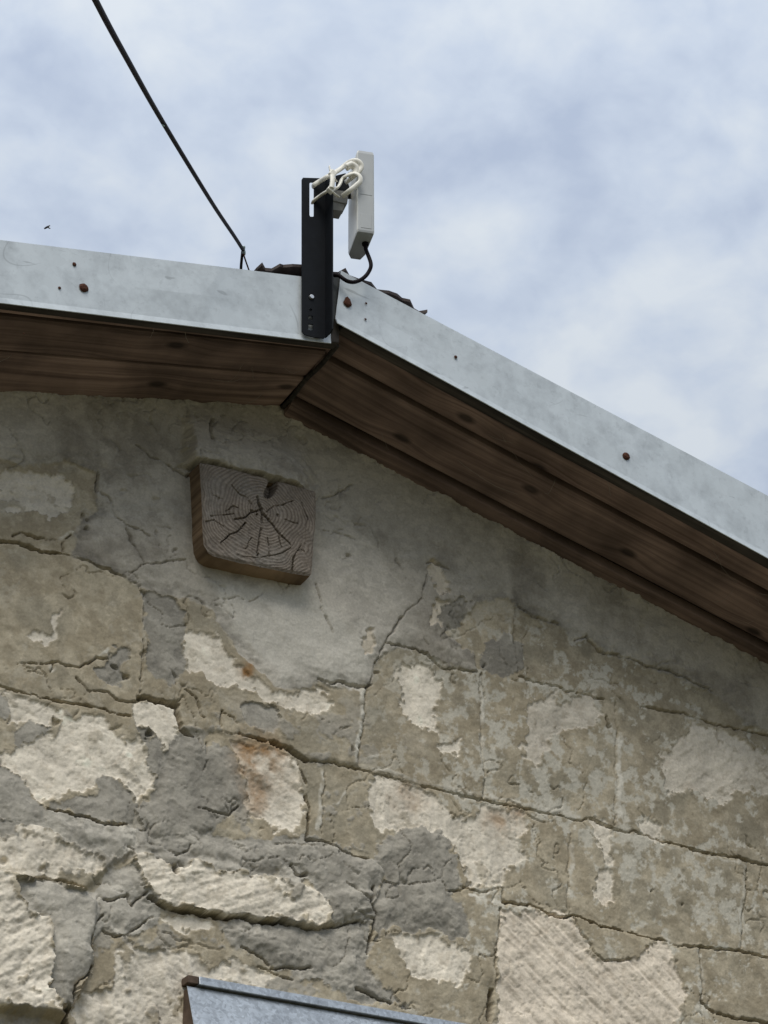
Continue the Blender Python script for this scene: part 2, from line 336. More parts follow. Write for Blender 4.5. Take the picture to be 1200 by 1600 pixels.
PLASTER = [(-200, 690), (0, 722), (30, 731), (75, 727), (108, 722), (150, 738), (149, 775), (155, 800), (128, 812), (116, 832), (118, 850), (105, 868), (160, 890), (215, 912), (245, 930), (290, 935), (330, 958), (350, 985), (375, 1025), (400, 1052), (430, 1076), (475, 1078), (500, 1068), (560, 1078), (578, 1072), (590, 1035), (600, 1018), (640, 1014), (665, 1024), (720, 1048), (745, 1052), (735, 1020), (690, 990), (700, 968), (735, 958), (740, 944), (792, 938), (820, 962), (870, 982), (905, 1008), (925, 1000), (940, 1022), (990, 1032), (1040, 1055), (1120, 1088), (1165, 1135), (1300, 1178), (1500, 1225), (1500, 900), (600, 500), (-200, 450)]
CEMENT = [  # outline, thickness mm, tone 0 dark .. 1 pale, roughness mm
 ([(278, 1146), (300, 1152), (330, 1165), (354, 1172), (366, 1190), (383, 1215), (385, 1258), (372, 1272), (352, 1280), (335, 1300), (300, 1330), (225, 1312), (214, 1262), (240, 1238), (246, 1205), (262, 1170)], 9, 0.25, 3.0),
 ([(208, 1290), (230, 1312), (330, 1300), (372, 1318), (420, 1308), (480, 1304), (520, 1315), (575, 1338), (602, 1345), (592, 1390), (580, 1425), (575, 1445), (512, 1446), (509, 1410), (500, 1393), (470, 1372), (452, 1388), (430, 1364), (400, 1372), (340, 1361), (300, 1346), (272, 1372), (240, 1342), (205, 1336)], 11, 0.42, 3.6),
 ([(345, 1440), (400, 1441), (500, 1453), (570, 1440), (582, 1480), (572, 1500), (600, 1545), (640, 1575), (540, 1560), (500, 1530), (440, 1520), (420, 1504), (395, 1490), (370, 1482), (350, 1462)], 10, 0.40, 4.0),
 ([(14, 1376), (70, 1376), (130, 1392), (160, 1380), (165, 1358), (205, 1350), (214, 1365), (222, 1390), (240, 1408), (252, 1425), (240, 1452), (195, 1466), (160, 1452), (146, 1470), (142, 1520), (120, 1545), (112, 1574), (88, 1572), (70, 1545), (78, 1500), (74, 1432), (55, 1436), (35, 1430), (22, 1400)], 8, 0.62, 2.6),
 ([(78, 1264), (130, 1276), (195, 1290), (209, 1302), (211, 1330), (180, 1346), (156, 1331), (122, 1326), (72, 1297)], 9, 0.66, 2.0),
 ([(-200, 1180), (0, 1207), (30, 1214), (58, 1248), (78, 1270), (72, 1297), (40, 1294), (0, 1278), (-200, 1240)], 7, 0.50, 2.0),
 ([(-200, 1262), (0, 1281), (33, 1290), (22, 1308), (0, 1311), (-200, 1290)], 6, 0.35, 1.8),
 ([(78, 1252), (120, 1244), (150, 1240), (153, 1214), (170, 1211), (190, 1230), (216, 1256), (200, 1286), (130, 1275), (84, 1262)], 5, 0.30, 1.8),
 ([(20, 1138), (40, 1132), (60, 1136), (82, 1136), (68, 1149), (50, 1164), (24, 1169)], 4, 0.38, 1.2),
 ([(-200, 1070), (0, 1088), (13, 1102), (18, 1118), (0, 1128), (-200, 1110)], 5, 0.42, 1.4),
 ([(590, 1322), (625, 1297), (660, 1288), (692, 1302), (714, 1335), (723, 1378), (708, 1396), (729, 1418), (727, 1462), (703, 1474), (680, 1452), (640, 1456), (612, 1440), (590, 1472), (581, 1425), (592, 1395), (602, 1372), (588, 1350)], 8, 0.24, 3.0),
 ([(756, 1002), (790, 990), (818, 1004), (817, 1042), (782, 1060), (752, 1044), (745, 1022)], 4, 0.12, 1.6),
 ([(684, 950), (712, 930), (730, 940), (728, 965), (712, 985), (690, 985), (683, 968)], 4, 0.12, 1.5),
 ([(226, 924), (262, 932), (291, 958), (287, 990), (284, 1048), (270, 1072), (238, 1062), (226, 1030)], 3, 0.22, 3.0),
 ([(172, 1018), (195, 1012), (202, 1028), (188, 1045), (200, 1060), (180, 1076), (160, 1062), (150, 1050), (168, 1040)], 7, 0.18, 3.5),
 ([(374, 1108), (400, 1102), (432, 1112), (440, 1128), (428, 1150), (400, 1142), (380, 1128)], 3, 0.42, 1.2),
 ([(208, 1140), (228, 1138), (236, 1150), (226, 1160), (212, 1152)], 6, 0.15, 3.0),
 ([(225, 1165), (240, 1150), (262, 1172), (258, 1200), (244, 1215), (232, 1200)], 3, 0.30, 1.2),
]
BLOCKS = [  # outline, proud mm, tilt, tint
 ([(-200, 700), (0, 728), (60, 732), (120, 735), (150, 742), (152, 778), (120, 806), (114, 836), (103, 867), (0, 845), (-200, 800)], 0, 0),
 ([(-200, 800), (0, 845), (105, 868), (160, 890), (222, 914), (219, 1085), (212, 1096), (200, 1119), (100, 1098), (0, 1075), (-200, 1032)], 2, 0.04),
 ([(222, 914), (300, 905), (420, 960), (600, 990), (569, 1075), (556, 1196), (476, 1186), (455, 1171), (345, 1145), (282, 1142), (276, 1104), (217, 1092)], 4, 0),
 ([(600, 990), (660, 1005), (752, 1045), (757, 1249), (556, 1197), (565, 1080)], 1, -0.03),
 ([(752, 1045), (816, 1060), (944, 1092), (966, 1098), (967, 1297), (757, 1249)], 0, 0.02),
 ([(966, 1098), (1109, 1129), (1300, 1175), (1500, 1225), (1500, 1425), (1300, 1375), (1168, 1343), (967, 1297)], 1, -0.05),
 ([(600, 940), (680, 930), (800, 950), (812, 1058), (752, 1045), (660, 1005), (600, 990)], -1, 0.03),
 ([(800, 940), (920, 990), (1120, 1050), (1300, 1100), (1500, 1150), (1500, 1225), (1300, 1175), (1109, 1129), (944, 1092), (812, 1058)], 1, -0.05),
 ([(330, 1150), (345, 1145), (455, 1171), (475, 1188), (484, 1308), (380, 1312), (325, 1295), (345, 1230)], 2, 0.05),
 ([(475, 1187), (581, 1209), (757, 1249), (901, 1282), (893, 1431), (790, 1409), (700, 1397), (585, 1347), (484, 1308)], 0, 0),
 ([(901, 1282), (967, 1297), (1168, 1343), (1157, 1486), (987, 1456), (893, 1431)], 1, 0.0),
 ([(1168, 1343), (1300, 1375), (1500, 1425), (1500, 1560), (1300, 1517), (1157, 1486)], -1, 0.03),
 ([(583, 1385), (700, 1397), (787, 1411), (779, 1442), (772, 1500), (764, 1560), (762, 1760), (592, 1760), (592, 1560), (578, 1480)], 2, -0.02),
 ([(787, 1410), (900, 1433), (987, 1456), (1096, 1477), (1096, 1760), (764, 1760), (766, 1560), (775, 1500), (780, 1442)], 3, 0.0),
 ([(1096, 1477), (1157, 1487), (1300, 1518), (1500, 1560), (1500, 1760), (1096, 1760)], 0, -0.04),
 ([(-200, 1032), (0, 1076), (100, 1098), (200, 1119), (217, 1092), (276, 1104), (279, 1146), (266, 1172), (242, 1240), (216, 1256), (197, 1288), (80, 1263), (0, 1228), (-200, 1180)], 4, 0.03),
 ([(-200, 1180), (0, 1228), (80, 1263), (197, 1288), (212, 1330), (176, 1346), (162, 1362), (130, 1391), (0, 1365), (-200, 1322)], 6, 0.0),
 ([(-200, 1322), (0, 1365), (130, 1391), (148, 1410), (144, 1450), (140, 1520), (112, 1570), (92, 1592), (-200, 1545)], 24, 0.02),
 ([(204, 1332), (300, 1344), (440, 1372), (505, 1398), (590, 1392), (577, 1424), (500, 1451), (400, 1440), (300, 1426), (220, 1406), (200, 1362)], 13, 0.03),
 ([(148, 1418), (220, 1406), (300, 1426), (400, 1440), (500, 1451), (580, 1424), (586, 1482), (592, 1560), (592, 1760), (114, 1760), (114, 1560), (141, 1505)], 0, 0.0),
]
LIME = [  # outlines where the coat has come off the pale limestone; coarse = relief of the bare stone, mm
 ([(-60, 1078), (0, 1082), (12, 1092), (17, 1108), (18, 1120), (8, 1128), (10, 1140), (20, 1132), (33, 1128), (60, 1134), (78, 1133), (80, 1125), (92, 1128), (90, 1145), (86, 1156), (70, 1148), (55, 1158), (45, 1167), (20, 1172), (15, 1178), (0, 1180), (3, 1200), (15, 1207), (28, 1212), (45, 1230), (58, 1243), (65, 1248), (90, 1245), (105, 1237), (130, 1234), (150, 1230), (153, 1213), (170, 1211), (185, 1222), (200, 1232), (217, 1252), (224, 1244), (238, 1232), (242, 1222), (238, 1210), (225, 1185), (222, 1165), (212, 1150), (197, 1160), (180, 1150), (168, 1135), (167, 1124), (138, 1116), (128, 1122), (110, 1130), (98, 1115), (60, 1097), (15, 1083)], 1.6, 1.0),
 ([(204, 1104), (217, 1098), (250, 1101), (272, 1106), (277, 1130), (275, 1155), (265, 1170), (245, 1155), (235, 1142), (218, 1136), (208, 1135), (203, 1118)], 1.6, 1.05),
 ([(-200, 1290), (0, 1311), (20, 1308), (35, 1292), (70, 1300), (100, 1320), (124, 1333), (140, 1330), (158, 1332), (160, 1360), (120, 1366), (97, 1360), (92, 1374), (0, 1361), (-200, 1320)], 3.4, 0.94),
 ([(-200, 1335), (0, 1370), (15, 1377), (10, 1390), (5, 1400), (20, 1412), (35, 1432), (50, 1438), (70, 1426), (73, 1437), (69, 1480), (76, 1500), (73, 1530), (66, 1542), (78, 1562), (88, 1580), (0, 1572), (-200, 1548)], 3.0, 0.97),
 ([(205, 1335), (215, 1330), (224, 1342), (236, 1340), (260, 1364), (275, 1372), (286, 1358), (300, 1350), (340, 1362), (380, 1369), (400, 1365), (420, 1365), (446, 1388), (440, 1400), (452, 1412), (460, 1402), (468, 1382), (490, 1392), (506, 1400), (509, 1415), (506, 1442), (490, 1447), (478, 1432), (450, 1442), (436, 1434), (405, 1434), (390, 1438), (330, 1428), (280, 1418), (245, 1408), (225, 1390), (215, 1365)], 2.6, 1.0),
 ([(250, 1425), (300, 1432), (342, 1446), (322, 1452), (290, 1456), (255, 1442)], 1.2, 1.06),
 ([(180, 1482), (200, 1475), (240, 1480), (280, 1485), (312, 1490), (326, 1510), (332, 1520), (365, 1498), (400, 1513), (424, 1530), (400, 1542), (300, 1527), (285, 1560), (285, 1760), (115, 1760), (118, 1560), (150, 1547), (178, 1545)], 4.2, 0.88),
 ([(352, 1152), (400, 1162), (450, 1178), (470, 1195), (476, 1230), (473, 1290), (465, 1299), (430, 1296), (418, 1284), (390, 1277), (385, 1250), (385, 1205), (366, 1186)], 3.0, 0.98),
 ([(286, 990), (310, 984), (335, 990), (350, 1012), (362, 1034), (385, 1058), (418, 1080), (455, 1086), (475, 1080), (500, 1072), (515, 1086), (512, 1112), (495, 1117), (440, 1106), (410, 1100), (390, 1085), (340, 1070), (288, 1046)], 1.4, 0.98),
 ([(622, 1045), (640, 1039), (670, 1046), (686, 1060), (683, 1095), (682, 1115), (692, 1146), (676, 1140), (640, 1126), (628, 1102), (625, 1070)], 1.0, 0.97),
 ([(674, 1164), (700, 1162), (718, 1155), (715, 1180), (690, 1179)], 1.0, 0.97),
 ([(820, 1110), (850, 1095), (865, 1085), (872, 1098), (900, 1085), (932, 1085), (940, 1112), (925, 1130), (900, 1142), (880, 1135), (860, 1150), (855, 1165), (842, 1200), (825, 1187), (815, 1165), (822, 1140)], 1.6, 0.80),
 ([(1080, 1130), (1130, 1140), (1180, 1170), (1240, 1190), (1400, 1220), (1400, 1290), (1180, 1232), (1150, 1240), (1130, 1256), (1110, 1250), (1080, 1232), (1045, 1242), (1040, 1215), (1028, 1190), (1060, 1160)], 2.0, 0.86),
 ([(580, 1210), (620, 1222), (665, 1235), (684, 1252), (710, 1277), (745, 1272), (760, 1256), (822, 1270), (830, 1290), (812, 1312), (828, 1340), (790, 1350), (788, 1382), (735, 1380), (725, 1350), (712, 1320), (685, 1300), (640, 1290), (600, 1306), (585, 1290), (574, 1240)], 2.0, 0.92),
 ([(925, 1285), (945, 1279), (961, 1295), (955, 1320), (960, 1352), (946, 1345), (937, 1320), (930, 1300)], 0.5, 0.92),
 ([(935, 1356), (950, 1351), (964, 1366), (961, 1405), (945, 1413), (932, 1397)], 0.5, 0.93),
 ([(1000, 1284), (1030, 1279), (1038, 1300), (1036, 1316), (1015, 1310), (1002, 1300)], 0.6, 0.92),
 ([(612, 1461), (630, 1452), (650, 1465), (680, 1462), (702, 1475), (730, 1490), (732, 1510), (715, 1536), (670, 1531), (637, 1526), (625, 1490)], 1.2, 0.98),
 ([(785, 1424), (880, 1424), (895, 1446), (920, 1482), (945, 1500), (985, 1500), (1006, 1490), (1010, 1466), (1050, 1476), (1045, 1500), (1066, 1530), (1071, 1560), (1050, 1600), (1050, 1760), (768, 1760), (778, 1590), (775, 1560), (778, 1480)], 0.8, 0.90),
 ([(-200, 700), (0, 740), (60, 736), (98, 745), (115, 768), (112, 795), (90, 805), (70, 816), (58, 800), (0, 798), (-200, 770)], 2.2, 0.86),
 ([(43, 992), (58, 984), (74, 990), (80, 970), (96, 954), (91, 975), (82, 1000), (70, 1007), (48, 998)], 0.8, 0.95),
 ([(664, 886), (680, 879), (692, 900), (699, 918), (686, 936), (692, 955), (682, 984), (670, 975), (674, 945), (668, 915)], 1.5, 0.9),
]
CRACKS = [  # polyline, half-width px, depth mm
 ([(572, 1078), (567, 1130), (560, 1194)], 1.0, 4), ([(749, 1055), (750, 1130), (757, 1200), (758, 1245)], 1.1, 5), ([(962, 1098), (963, 1150), (963, 1290)], 0.9, 4), ([(893, 1300), (889, 1360), (888, 1425)], 0.9, 3.5), ([(1169, 1346), (1165, 1400), (1160, 1484)], 1.1, 4.5), ([(510, 1204), (506, 1250), (503, 1300)], 0.8, 3),
 ([(804, 950), (803, 1000), (808, 1052)], 0.8, 3),
 ([(-200, 1030), (0, 1072), (50, 1087), (100, 1098), (160, 1109), (200, 1119)], 1.8, 14),
 ([(120, 1060), (140, 1082), (165, 1081), (178, 1092), (190, 1098), (215, 1097)], 1.3, 6),
 ([(216, 1091), (245, 1098), (275, 1104)], 4.5, 22),
 ([(275, 1103), (277, 1122), (282, 1143), (300, 1152)], 2.6, 15),
 ([(290, 1078), (308, 1098), (312, 1120), (320, 1124)], 1.3, 6),
 ([(347, 1112), (342, 1132), (346, 1143), (372, 1147)], 1.5, 9),
 ([(347, 1115), (364, 1123), (374, 1138), (373, 1147)], 1.5, 8),
 ([(370, 1146), (410, 1157), (450, 1169), (470, 1184), (475, 1188)], 4.6, 26),
 ([(468, 1194), (476, 1222)], 2.0, 14), ([(476, 1243), (483, 1260), (481, 1285), (482, 1312)], 2.4, 16),
 ([(475, 1187), (540, 1196), (581, 1209), (660, 1228), (757, 1249), (820, 1263), (905, 1282), (930, 1281), (967, 1297), (1000, 1304), (1080, 1325), (1168, 1343), (1300, 1374), (1500, 1424)], 1.1, 5),
 ([(905, 1282), (925, 1279), (945, 1285), (970, 1297)], 1.5, 6),
 ([(1030, 1312), (1090, 1328), (1168, 1344)], 2.2, 9),
 ([(482, 1310), (510, 1314), (536, 1330), (575, 1341)], 2.0, 9),
 ([(787, 1409), (830, 1415), (880, 1436), (895, 1430), (920, 1440), (987, 1456), (1060, 1475)], 1.7, 16),
 ([(1060, 1475), (1100, 1480), (1152, 1485), (1210, 1500), (1500, 1560)], 1.8, 7),
 ([(812, 1058), (880, 1078), (944, 1092)], 1.5, 5), ([(1000, 1105), (1040, 1110), (1109, 1129), (1300, 1175), (1500, 1224)], 1.7, 6),
 ([(583, 1385), (578, 1410), (586, 1432), (580, 1462), (574, 1492)], 2.2, 12),
 ([(1096, 1478), (1097, 1590)], 1.8, 8), ([(1098, 1565), (1115, 1580), (1140, 1592), (1200, 1598)], 3.2, 14),
 ([(783, 1420), (779, 1470), (772, 1500), (775, 1540)], 1.6, 9), ([(768, 1548), (764, 1592)], 5.0, 28),
 ([(0, 846), (22, 850), (45, 856), (75, 865), (105, 869)], 4.0, 22), ([(20, 838), (30, 832), (60, 842), (95, 845)], 1.6, 9), ([(-200, 800), (0, 846)], 3, 15),
 ([(95, 868), (98, 850), (112, 838)], 2.2, 10),
 ([(210, 700), (232, 715), (255, 724), (288, 748), (302, 738)], 1.7, 8),
 ([(150, 735), (150, 772)], 1.7, 8), ([(155, 770), (172, 785), (178, 810), (192, 822), (230, 838)], 1.2, 5),
 ([(194, 826), (206, 852), (222, 884), (250, 880), (290, 877)], 1.0, 4.5), ([(222, 885), (192, 904)], 1.0, 4),
 ([(490, 915), (500, 960), (515, 992)], 1.2, 5), ([(497, 782), (522, 776), (548, 762)], 1.0, 5), ([(500, 832), (530, 836), (552, 846)], 0.9, 4),
 ([(497, 1064), (530, 1068), (570, 1075), (580, 1070)], 1.7, 8), ([(576, 1072), (582, 1050), (592, 1025), (598, 1005), (612, 985), (625, 965), (640, 952), (655, 935), (664, 900)], 1.5, 6),
 ([(598, 1005), (640, 1012), (662, 1022), (690, 1042), (726, 1050), (745, 1050)], 1.6, 6),
 ([(612, 870), (620, 890), (632, 905)], 1.0, 4), ([(545, 700), (560, 720)], 0.8, 4), ([(712, 862), (740, 885), (755, 910)], 0.9, 3),
 ([(664, 884), (672, 880), (690, 890), (700, 895)], 1.3, 6),
 ([(75, 1262), (100, 1270), (140, 1279), (165, 1288), (197, 1288)], 2.0, 11),
 ([(197, 1325), (207, 1332), (204, 1345)], 2.0, 9),
 ([(-200, 1322), (0, 1364), (25, 1369), (70, 1372), (130, 1389)], 2.6, 15),
 ([(228, 1404), (262, 1420), (300, 1426), (350, 1434), (400, 1440), (440, 1444)], 4.2, 24), ([(440, 1444), (490, 1452), (530, 1448), (560, 1440)], 2.0, 9),
 ([(158, 1432), (146, 1448), (140, 1466), (142, 1492)], 2.0, 10), ([(144, 1508), (136, 1526), (116, 1544), (113, 1570)], 2.4, 13), ([(108, 1576), (101, 1588), (97, 1650)], 13.0, 60),
 ([(160, 1455), (180, 1466), (196, 1464), (220, 1445), (238, 1432)], 1.6, 8), ([(165, 1405), (180, 1410), (195, 1400), (205, 1416), (225, 1395)], 2.2, 8),
 ([(226, 930), (222, 1000), (218, 1085)], 1.6, 5), ([(105, 868), (160, 890), (222, 914)], 1.4, 5),
 ([(898, 1002), (915, 996), (934, 1020), (985, 1030), (1010, 1042), (1040, 1048), (1120, 1084)], 1.4, 7),
 ([(798, 940), (830, 965), (870, 978)], 1.3, 5),
 ([(25, 1040), (40, 1045), (70, 1060)], 1.0, 4), ([(30, 1040), (70, 1038), (80, 1036), (100, 1042), (125, 1044), (146, 1034), (150, 1030), (170, 1032)], 1.6, 7),
 ([(77, 1052), (82, 1038)], 1.6, 8), ([(326, 660), (320, 690), (322, 700)], 2.6, 10), ([(322, 680), (345, 650)], 1.2, 5),
 ([(270, 1338), (290, 1330), (295, 1320)], 1.2, 5), ([(400, 1510), (440, 1528), (455, 1530)], 1.4, 7), ([(380, 1480), (412, 1500), (422, 1508)], 1.4, 8),
 ([(425, 1515), (455, 1515), (485, 1512)], 1.8, 9), ([(556, 1545), (590, 1560), (610, 1568)], 2.6, 12),
 ([(452, 1356), (460, 1372), (478, 1366)], 2.4, 9), ([(540, 1380), (560, 1395), (575, 1405)], 1.0, 4),
 ([(800, 1060), (810, 1064)], 1.0, 4), ([(896, 1436), (905, 1455), (925, 1480), (945, 1500), (985, 1500)], 1.3, 5),
 ([(752, 1052), (754, 1070), (760, 1092)], 1.4, 6),
 ([(948, 1118), (950, 1134)], 4.0, 14), ([(1122, 1130), (1124, 1165)], 1.2, 4),
 ([(323, 1160), (322, 1190), (315, 1204)], 1.4, 6), ([(310, 1262), (340, 1272), (355, 1276), (372, 1262)], 1.4, 6),
 ([(516, 1320), (430, 1318)], 0.8, 3), ([(527, 1330), (540, 1355), (556, 1372)], 0.8, 3), ([(600, 1380), (640, 1384), (690, 1378)], 1.0, 4), ([(690, 1378), (695, 1392), (722, 1392), (735, 1380)], 1.2, 4),
 ([(725, 1385), (750, 1392), (787, 1386), (787, 1408)], 1.4, 6), ([(770, 1410), (780, 1390)], 0.8, 3),
 ([(530, 1140), (520, 1150), (540, 1138)], 0.9, 4),
]
SCARS = [  # chalky mortar lines smeared over joints: polyline, half width px, strength
 ([(566, 1080), (562, 1130), (556, 1190)], 5.0, 1.0), ([(754, 1060), (752, 1130), (757, 1240)], 3.6, 0.7), ([(968, 1145), (967, 1200), (969, 1290)], 4.2, 1.0),
 ([(505, 1206), (501, 1250), (498, 1292)], 4.0, 0.85), ([(540, 1235), (527, 1258)], 2.0, 0.6), ([(899, 1290), (895, 1340), (893, 1400)], 4.0, 0.65),
 ([(757, 1243), (850, 1262), (905, 1276)], 3.2, 0.6), ([(540, 1192), (600, 1204), (660, 1222), (757, 1240)], 3.0, 0.5), ([(1010, 1314), (1080, 1332), (1160, 1350)], 3.0, 0.55), ([(1165, 1350), (1160, 1400), (1156, 1480)], 3.0, 0.5),
 ([(1098, 1490), (1098, 1560)], 3.0, 0.6), ([(812, 1064), (870, 1076), (905, 1090)], 3.0, 0.6), ([(798, 955), (797, 1000)], 3.5, 0.55), ([(735, 1398), (790, 1410)], 3.0, 0.9), ([(755, 1400), (770, 1388), (785, 1386)], 2.0, 0.9),
 ([(550, 1190), (590, 1180)], 3.0, 0.5), ([(225, 930), (219, 1080)], 3.0, 0.3),
 ([(80, 1050), (75, 1040)], 4.0, 0.9), ([(148, 1030), (166, 1018)], 3.5, 0.8), ([(95, 842), (112, 834)], 3.0, 0.8),
]
RUST = [((383, 1047), 11, 1.6), ((381, 1056), 9, 1.2), ((385, 1165), 26, 0.8), ((398, 1200), 34, 0.75), ((420, 1175), 26, 0.7), ((395, 1240), 22, 0.6), ((430, 1215), 30, 0.4), ((400, 1265), 16, 0.4), ((640, 1240), 26, 0.5), ((800, 1280), 24, 0.6), ((770, 1275), 16, 0.35), ((290, 1535), 10, 0.3)]
PITS = [((541, 869), 3.2, 8), ((245, 785), 4, 4), ((240, 787), 5, 4), ((190, 774), 4, 4), ((240, 835), 3, 4), ((246, 855), 3, 4), ((269, 864), 3.5, 4), ((222, 1020), 4, 10), ((147, 708), 3, 3), ((20, 703), 3, 3), ((280, 660), 4, 3), ((470, 692), 6, 6), ((462, 690), 4, 6), ((950, 1133), 3.5, 12), ((947, 1122), 2.5, 9), ((1010, 1480), 2.5, 6), ((65, 1357), 6, 5), ((5, 1345), 8, 6), ((230, 1148), 5, 10), ((272, 1362), 7, 10), ((85, 1130), 7, 8), ((195, 1060), 5, 8), ((178, 1045), 5, 8), ((135, 830), 5, 8), ((138, 812), 4, 6), ((128, 808), 4, 6), ((548, 1170), 3, 6), ((1068, 1411), 2.5, 5), ((1020, 1392), 2, 5), ((590, 1050), 3, 5), ((757, 1040), 3, 8)]

BD = 0.043                                     # how far the roof beam stands out of the wall
_lip = [U(a, b, -BD-0.004) for a, b in [(298, 712), (312, 713), (345, 719), (372, 728), (400, 734), (430, 741), (450, 748), (480, 757), (506, 763)]]
LIPX = np.array([p[0] for p in _lip]); LIPZ = np.array([p[2] for p in _lip])
LATE = [[(664, 888), (672, 880), (682, 884), (690, 902), (699, 916), (688, 930), (680, 934), (672, 915)], [(674, 938), (692, 940), (688, 960), (683, 984), (670, 974)], [(560, 1000), (575, 990), (585, 1010), (570, 1030)]]
PALE = [(335, 905), (480, 925), (505, 960), (560, 990), (588, 1020), (568, 1070), (500, 1062), (440, 1062), (400, 1030), (370, 985), (345, 950)]
def wall_fields(X, Z):
    """relief (m, outward), colour and piece index of the traced wall at points X, Z"""
    PX, PY = proj(X, 0.0, Z)
    w1 = fbm(X, Z, 0.030, 3, 11); w2 = fbm(X, Z, 0.030, 3, 12); v1 = fbm(X, Z, 0.009, 3, 13); v2 = fbm(X, Z, 0.009, 3, 14)
    AX = PX+5.5*w1+4.2*v1; AY = PY+5.5*w2+4.2*v2            # ragged outlines of flakes and patches
    BX = PX+2.6*w1+1.6*v1; BY = PY+2.6*w2+1.6*v2            # calmer, for joints and cracks
    big = fbm(X, Z, 0.16, 3, 21); mid = fbm(X, Z, 0.045, 4, 22); fine = fbm(X, Z, 0.011, 4, 23, 0.6); grit = fbm(X, Z, 0.005, 2, 24)
    rid = ridged(X, Z, 0.05, 4, 25); rid2 = ridged(X*0.8+Z*0.3, Z*1.4, 0.03, 3, 26)
    mott = fbm(X, Z, 0.022, 5, 27, 0.65); stn = fbm(X, Z, 0.075, 4, 28)
    h = big*2.6+mid*1.1+fine*0.45
    piece = np.full(X.shape, -1, np.int32)
    # blocks
    tint = np.zeros(X.shape); best = np.full(X.shape, -1e9)
    for i, (P, proud, tt) in enumerate(BLOCKS):
        d = boxed(sdpoly, P, BX, BY, 30, -1e9)
        m = d > best; best = np.where(m, d, best); piece[m & (d > -14)] = i; tint = np.where(m & (d > -14), tt, tint)
        h = h+proud*sst(-5, 5, d)
    # base coat colour: tan render worn over the stone
    c1 = np.array([0.35, 0.30, 0.215]); c2 = np.array([0.45, 0.395, 0.295]); c3 = np.array([0.29, 0.262, 0.20])
    k = sst(-0.5, 0.6, mott+0.4*stn)[..., None]; col = c1*(1-k)+c2*k
    k = sst(0.1, 0.8, stn-0.3*mott)[..., None]*0.6; col = col*(1-k)+c3*k
    col = col*(1+tint[..., None]*1.5)
    tf = fbm(X, Z, 0.05, 6, 39, 0.62); tl_ = np.floor(tf*2.6)
    col = col*(1+0.07*(np.mod(tl_, 3)-1))[..., None]; h = h+0.5*tl_
    # chalky specks, mainly on the right-hand courses
    zone = sst(500, 760, PX)*sst(930, 1020, PY)
    sp = sst(0.16, 0.50, fbm(X, Z, 0.02, 5, 41, 0.7)+0.30*fbm(X, Z, 0.12, 2, 42))*(0.22+0.66*zone)
    col = col*(1-sp[..., None])+np.array([0.56, 0.53, 0.45])*sp[..., None]; h = h-0.5*sp
    lime_m = np.zeros(X.shape); rough = np.zeros(X.shape); lt = np.ones(X.shape)
    tool = np.zeros(X.shape); ltint = np.zeros(X.shape)
    frag = 4.5*fbm(X, Z, 0.013, 5, 43, 0.68)+1.5*grit
    for il, (P, rg, tn) in enumerate(LIME):
        d = boxed(sdpoly, P, AX, AY, 30, -1e9)+frag; m = sst(-1.1, 1.1, d)
        mm = m > 0.02
        if mm.any():
            an = 0.4+2.4*math.sin(il*12.9898)**2; ca_, sa_ = math.cos(an), math.sin(an); xx, zz = X[mm], Z[mm]
            tool[mm] = fbm(xx*ca_-zz*sa_, (xx*sa_+zz*ca_)*(2.5+3.5*math.sin(il*78.2)**2), 0.04+0.03*math.sin(il*3.3)**2, 3, 400+il, 0.5)
            ltint[mm] = 0.5*fbm(xx, zz, 0.06, 4, 440+il)+0.10*math.sin(il*5.1)
        lime_m = np.maximum(lime_m, m); rough = np.where(mm, rg, rough); lt = np.where(mm, tn, lt)
        h = h+0.5*np.exp(-((d+3)/3.0)**2)*(d > -1e8)          # broken edge of the coat stands up a little
    isl = sst(0.55, 0.7, fbm(X, Z, 0.028, 4, 45, 0.6))*np.clip(rough/3, 0.25, 1)     # remains of coat left on bare stone
    lime_m = lime_m*(1-0.85*isl)
    flk = fbm(X, Z, 0.024, 6, 29, 0.66); ter = np.floor(flk*3.2)/3.2; ter = 0.6*ter+0.4*flk
    lc = np.array([0.78, 0.712, 0.597])*(1+0.07*mott+0.10*ter+0.10*tool+0.16*ltint)[..., None]
    kk = sst(0.2, 0.8, fbm(X, Z, 0.014, 4, 46, 0.65))[..., None]*0.42; lc = lc*(1-kk)+np.array([0.50, 0.43, 0.33])*kk
    lc = lc*lt[..., None]
    kk = (sst(760, 790, PX)*sst(1380, 1420, PY)*(1-sst(1080, 1100, PX)))       # the large sawn block, pinker, saw marks
    lc = lc*(1-0.25*kk[..., None]*(1-np.array([1.05, 0.92, 0.84])))
    saw = fbm((X*0.88-Z*0.47)*9.0, (X*0.47+Z*0.88), 0.06, 3, 47)
    saw = fbm(X*0.80-Z*0.60, (X*0.60+Z*0.80)*14.0, 0.12, 3, 47)
    saw2 = fbm(X*0.62+Z*0.78, (-X*0.78+Z*0.62)*10.0, 0.10, 3, 48)
    e3 = (1-sst(75, 90, PX))*sst(1370, 1400, PY)
    col = col*(1-lime_m[..., None])+lc*lime_m[..., None]
    h = h-lime_m*2.2+lime_m*rough*(0.08*fine+0.35*mid+0.08*grit-0.4*np.clip(rid2-0.5, 0, 1)+0.38*ter+0.55*tool)
    h = h+lime_m*(kk*1.5*saw+e3*1.2*saw2)
    # plaster coat
    d = sdpoly(PLASTER, AX*0.6+BX*0.4, AY*0.6+BY*0.4); pm = sst(-2.5, 2.5, d); edge = sst(0, 26, d)
    base = np.array([0.43, 0.397, 0.338]); dk = np.array([0.305, 0.278, 0.233]); lg = np.array([0.53, 0.495, 0.43])
    k = sst(-0.1, 0.9, stn+0.45*mott)[..., None]; pc = base*(1-k)+dk*k
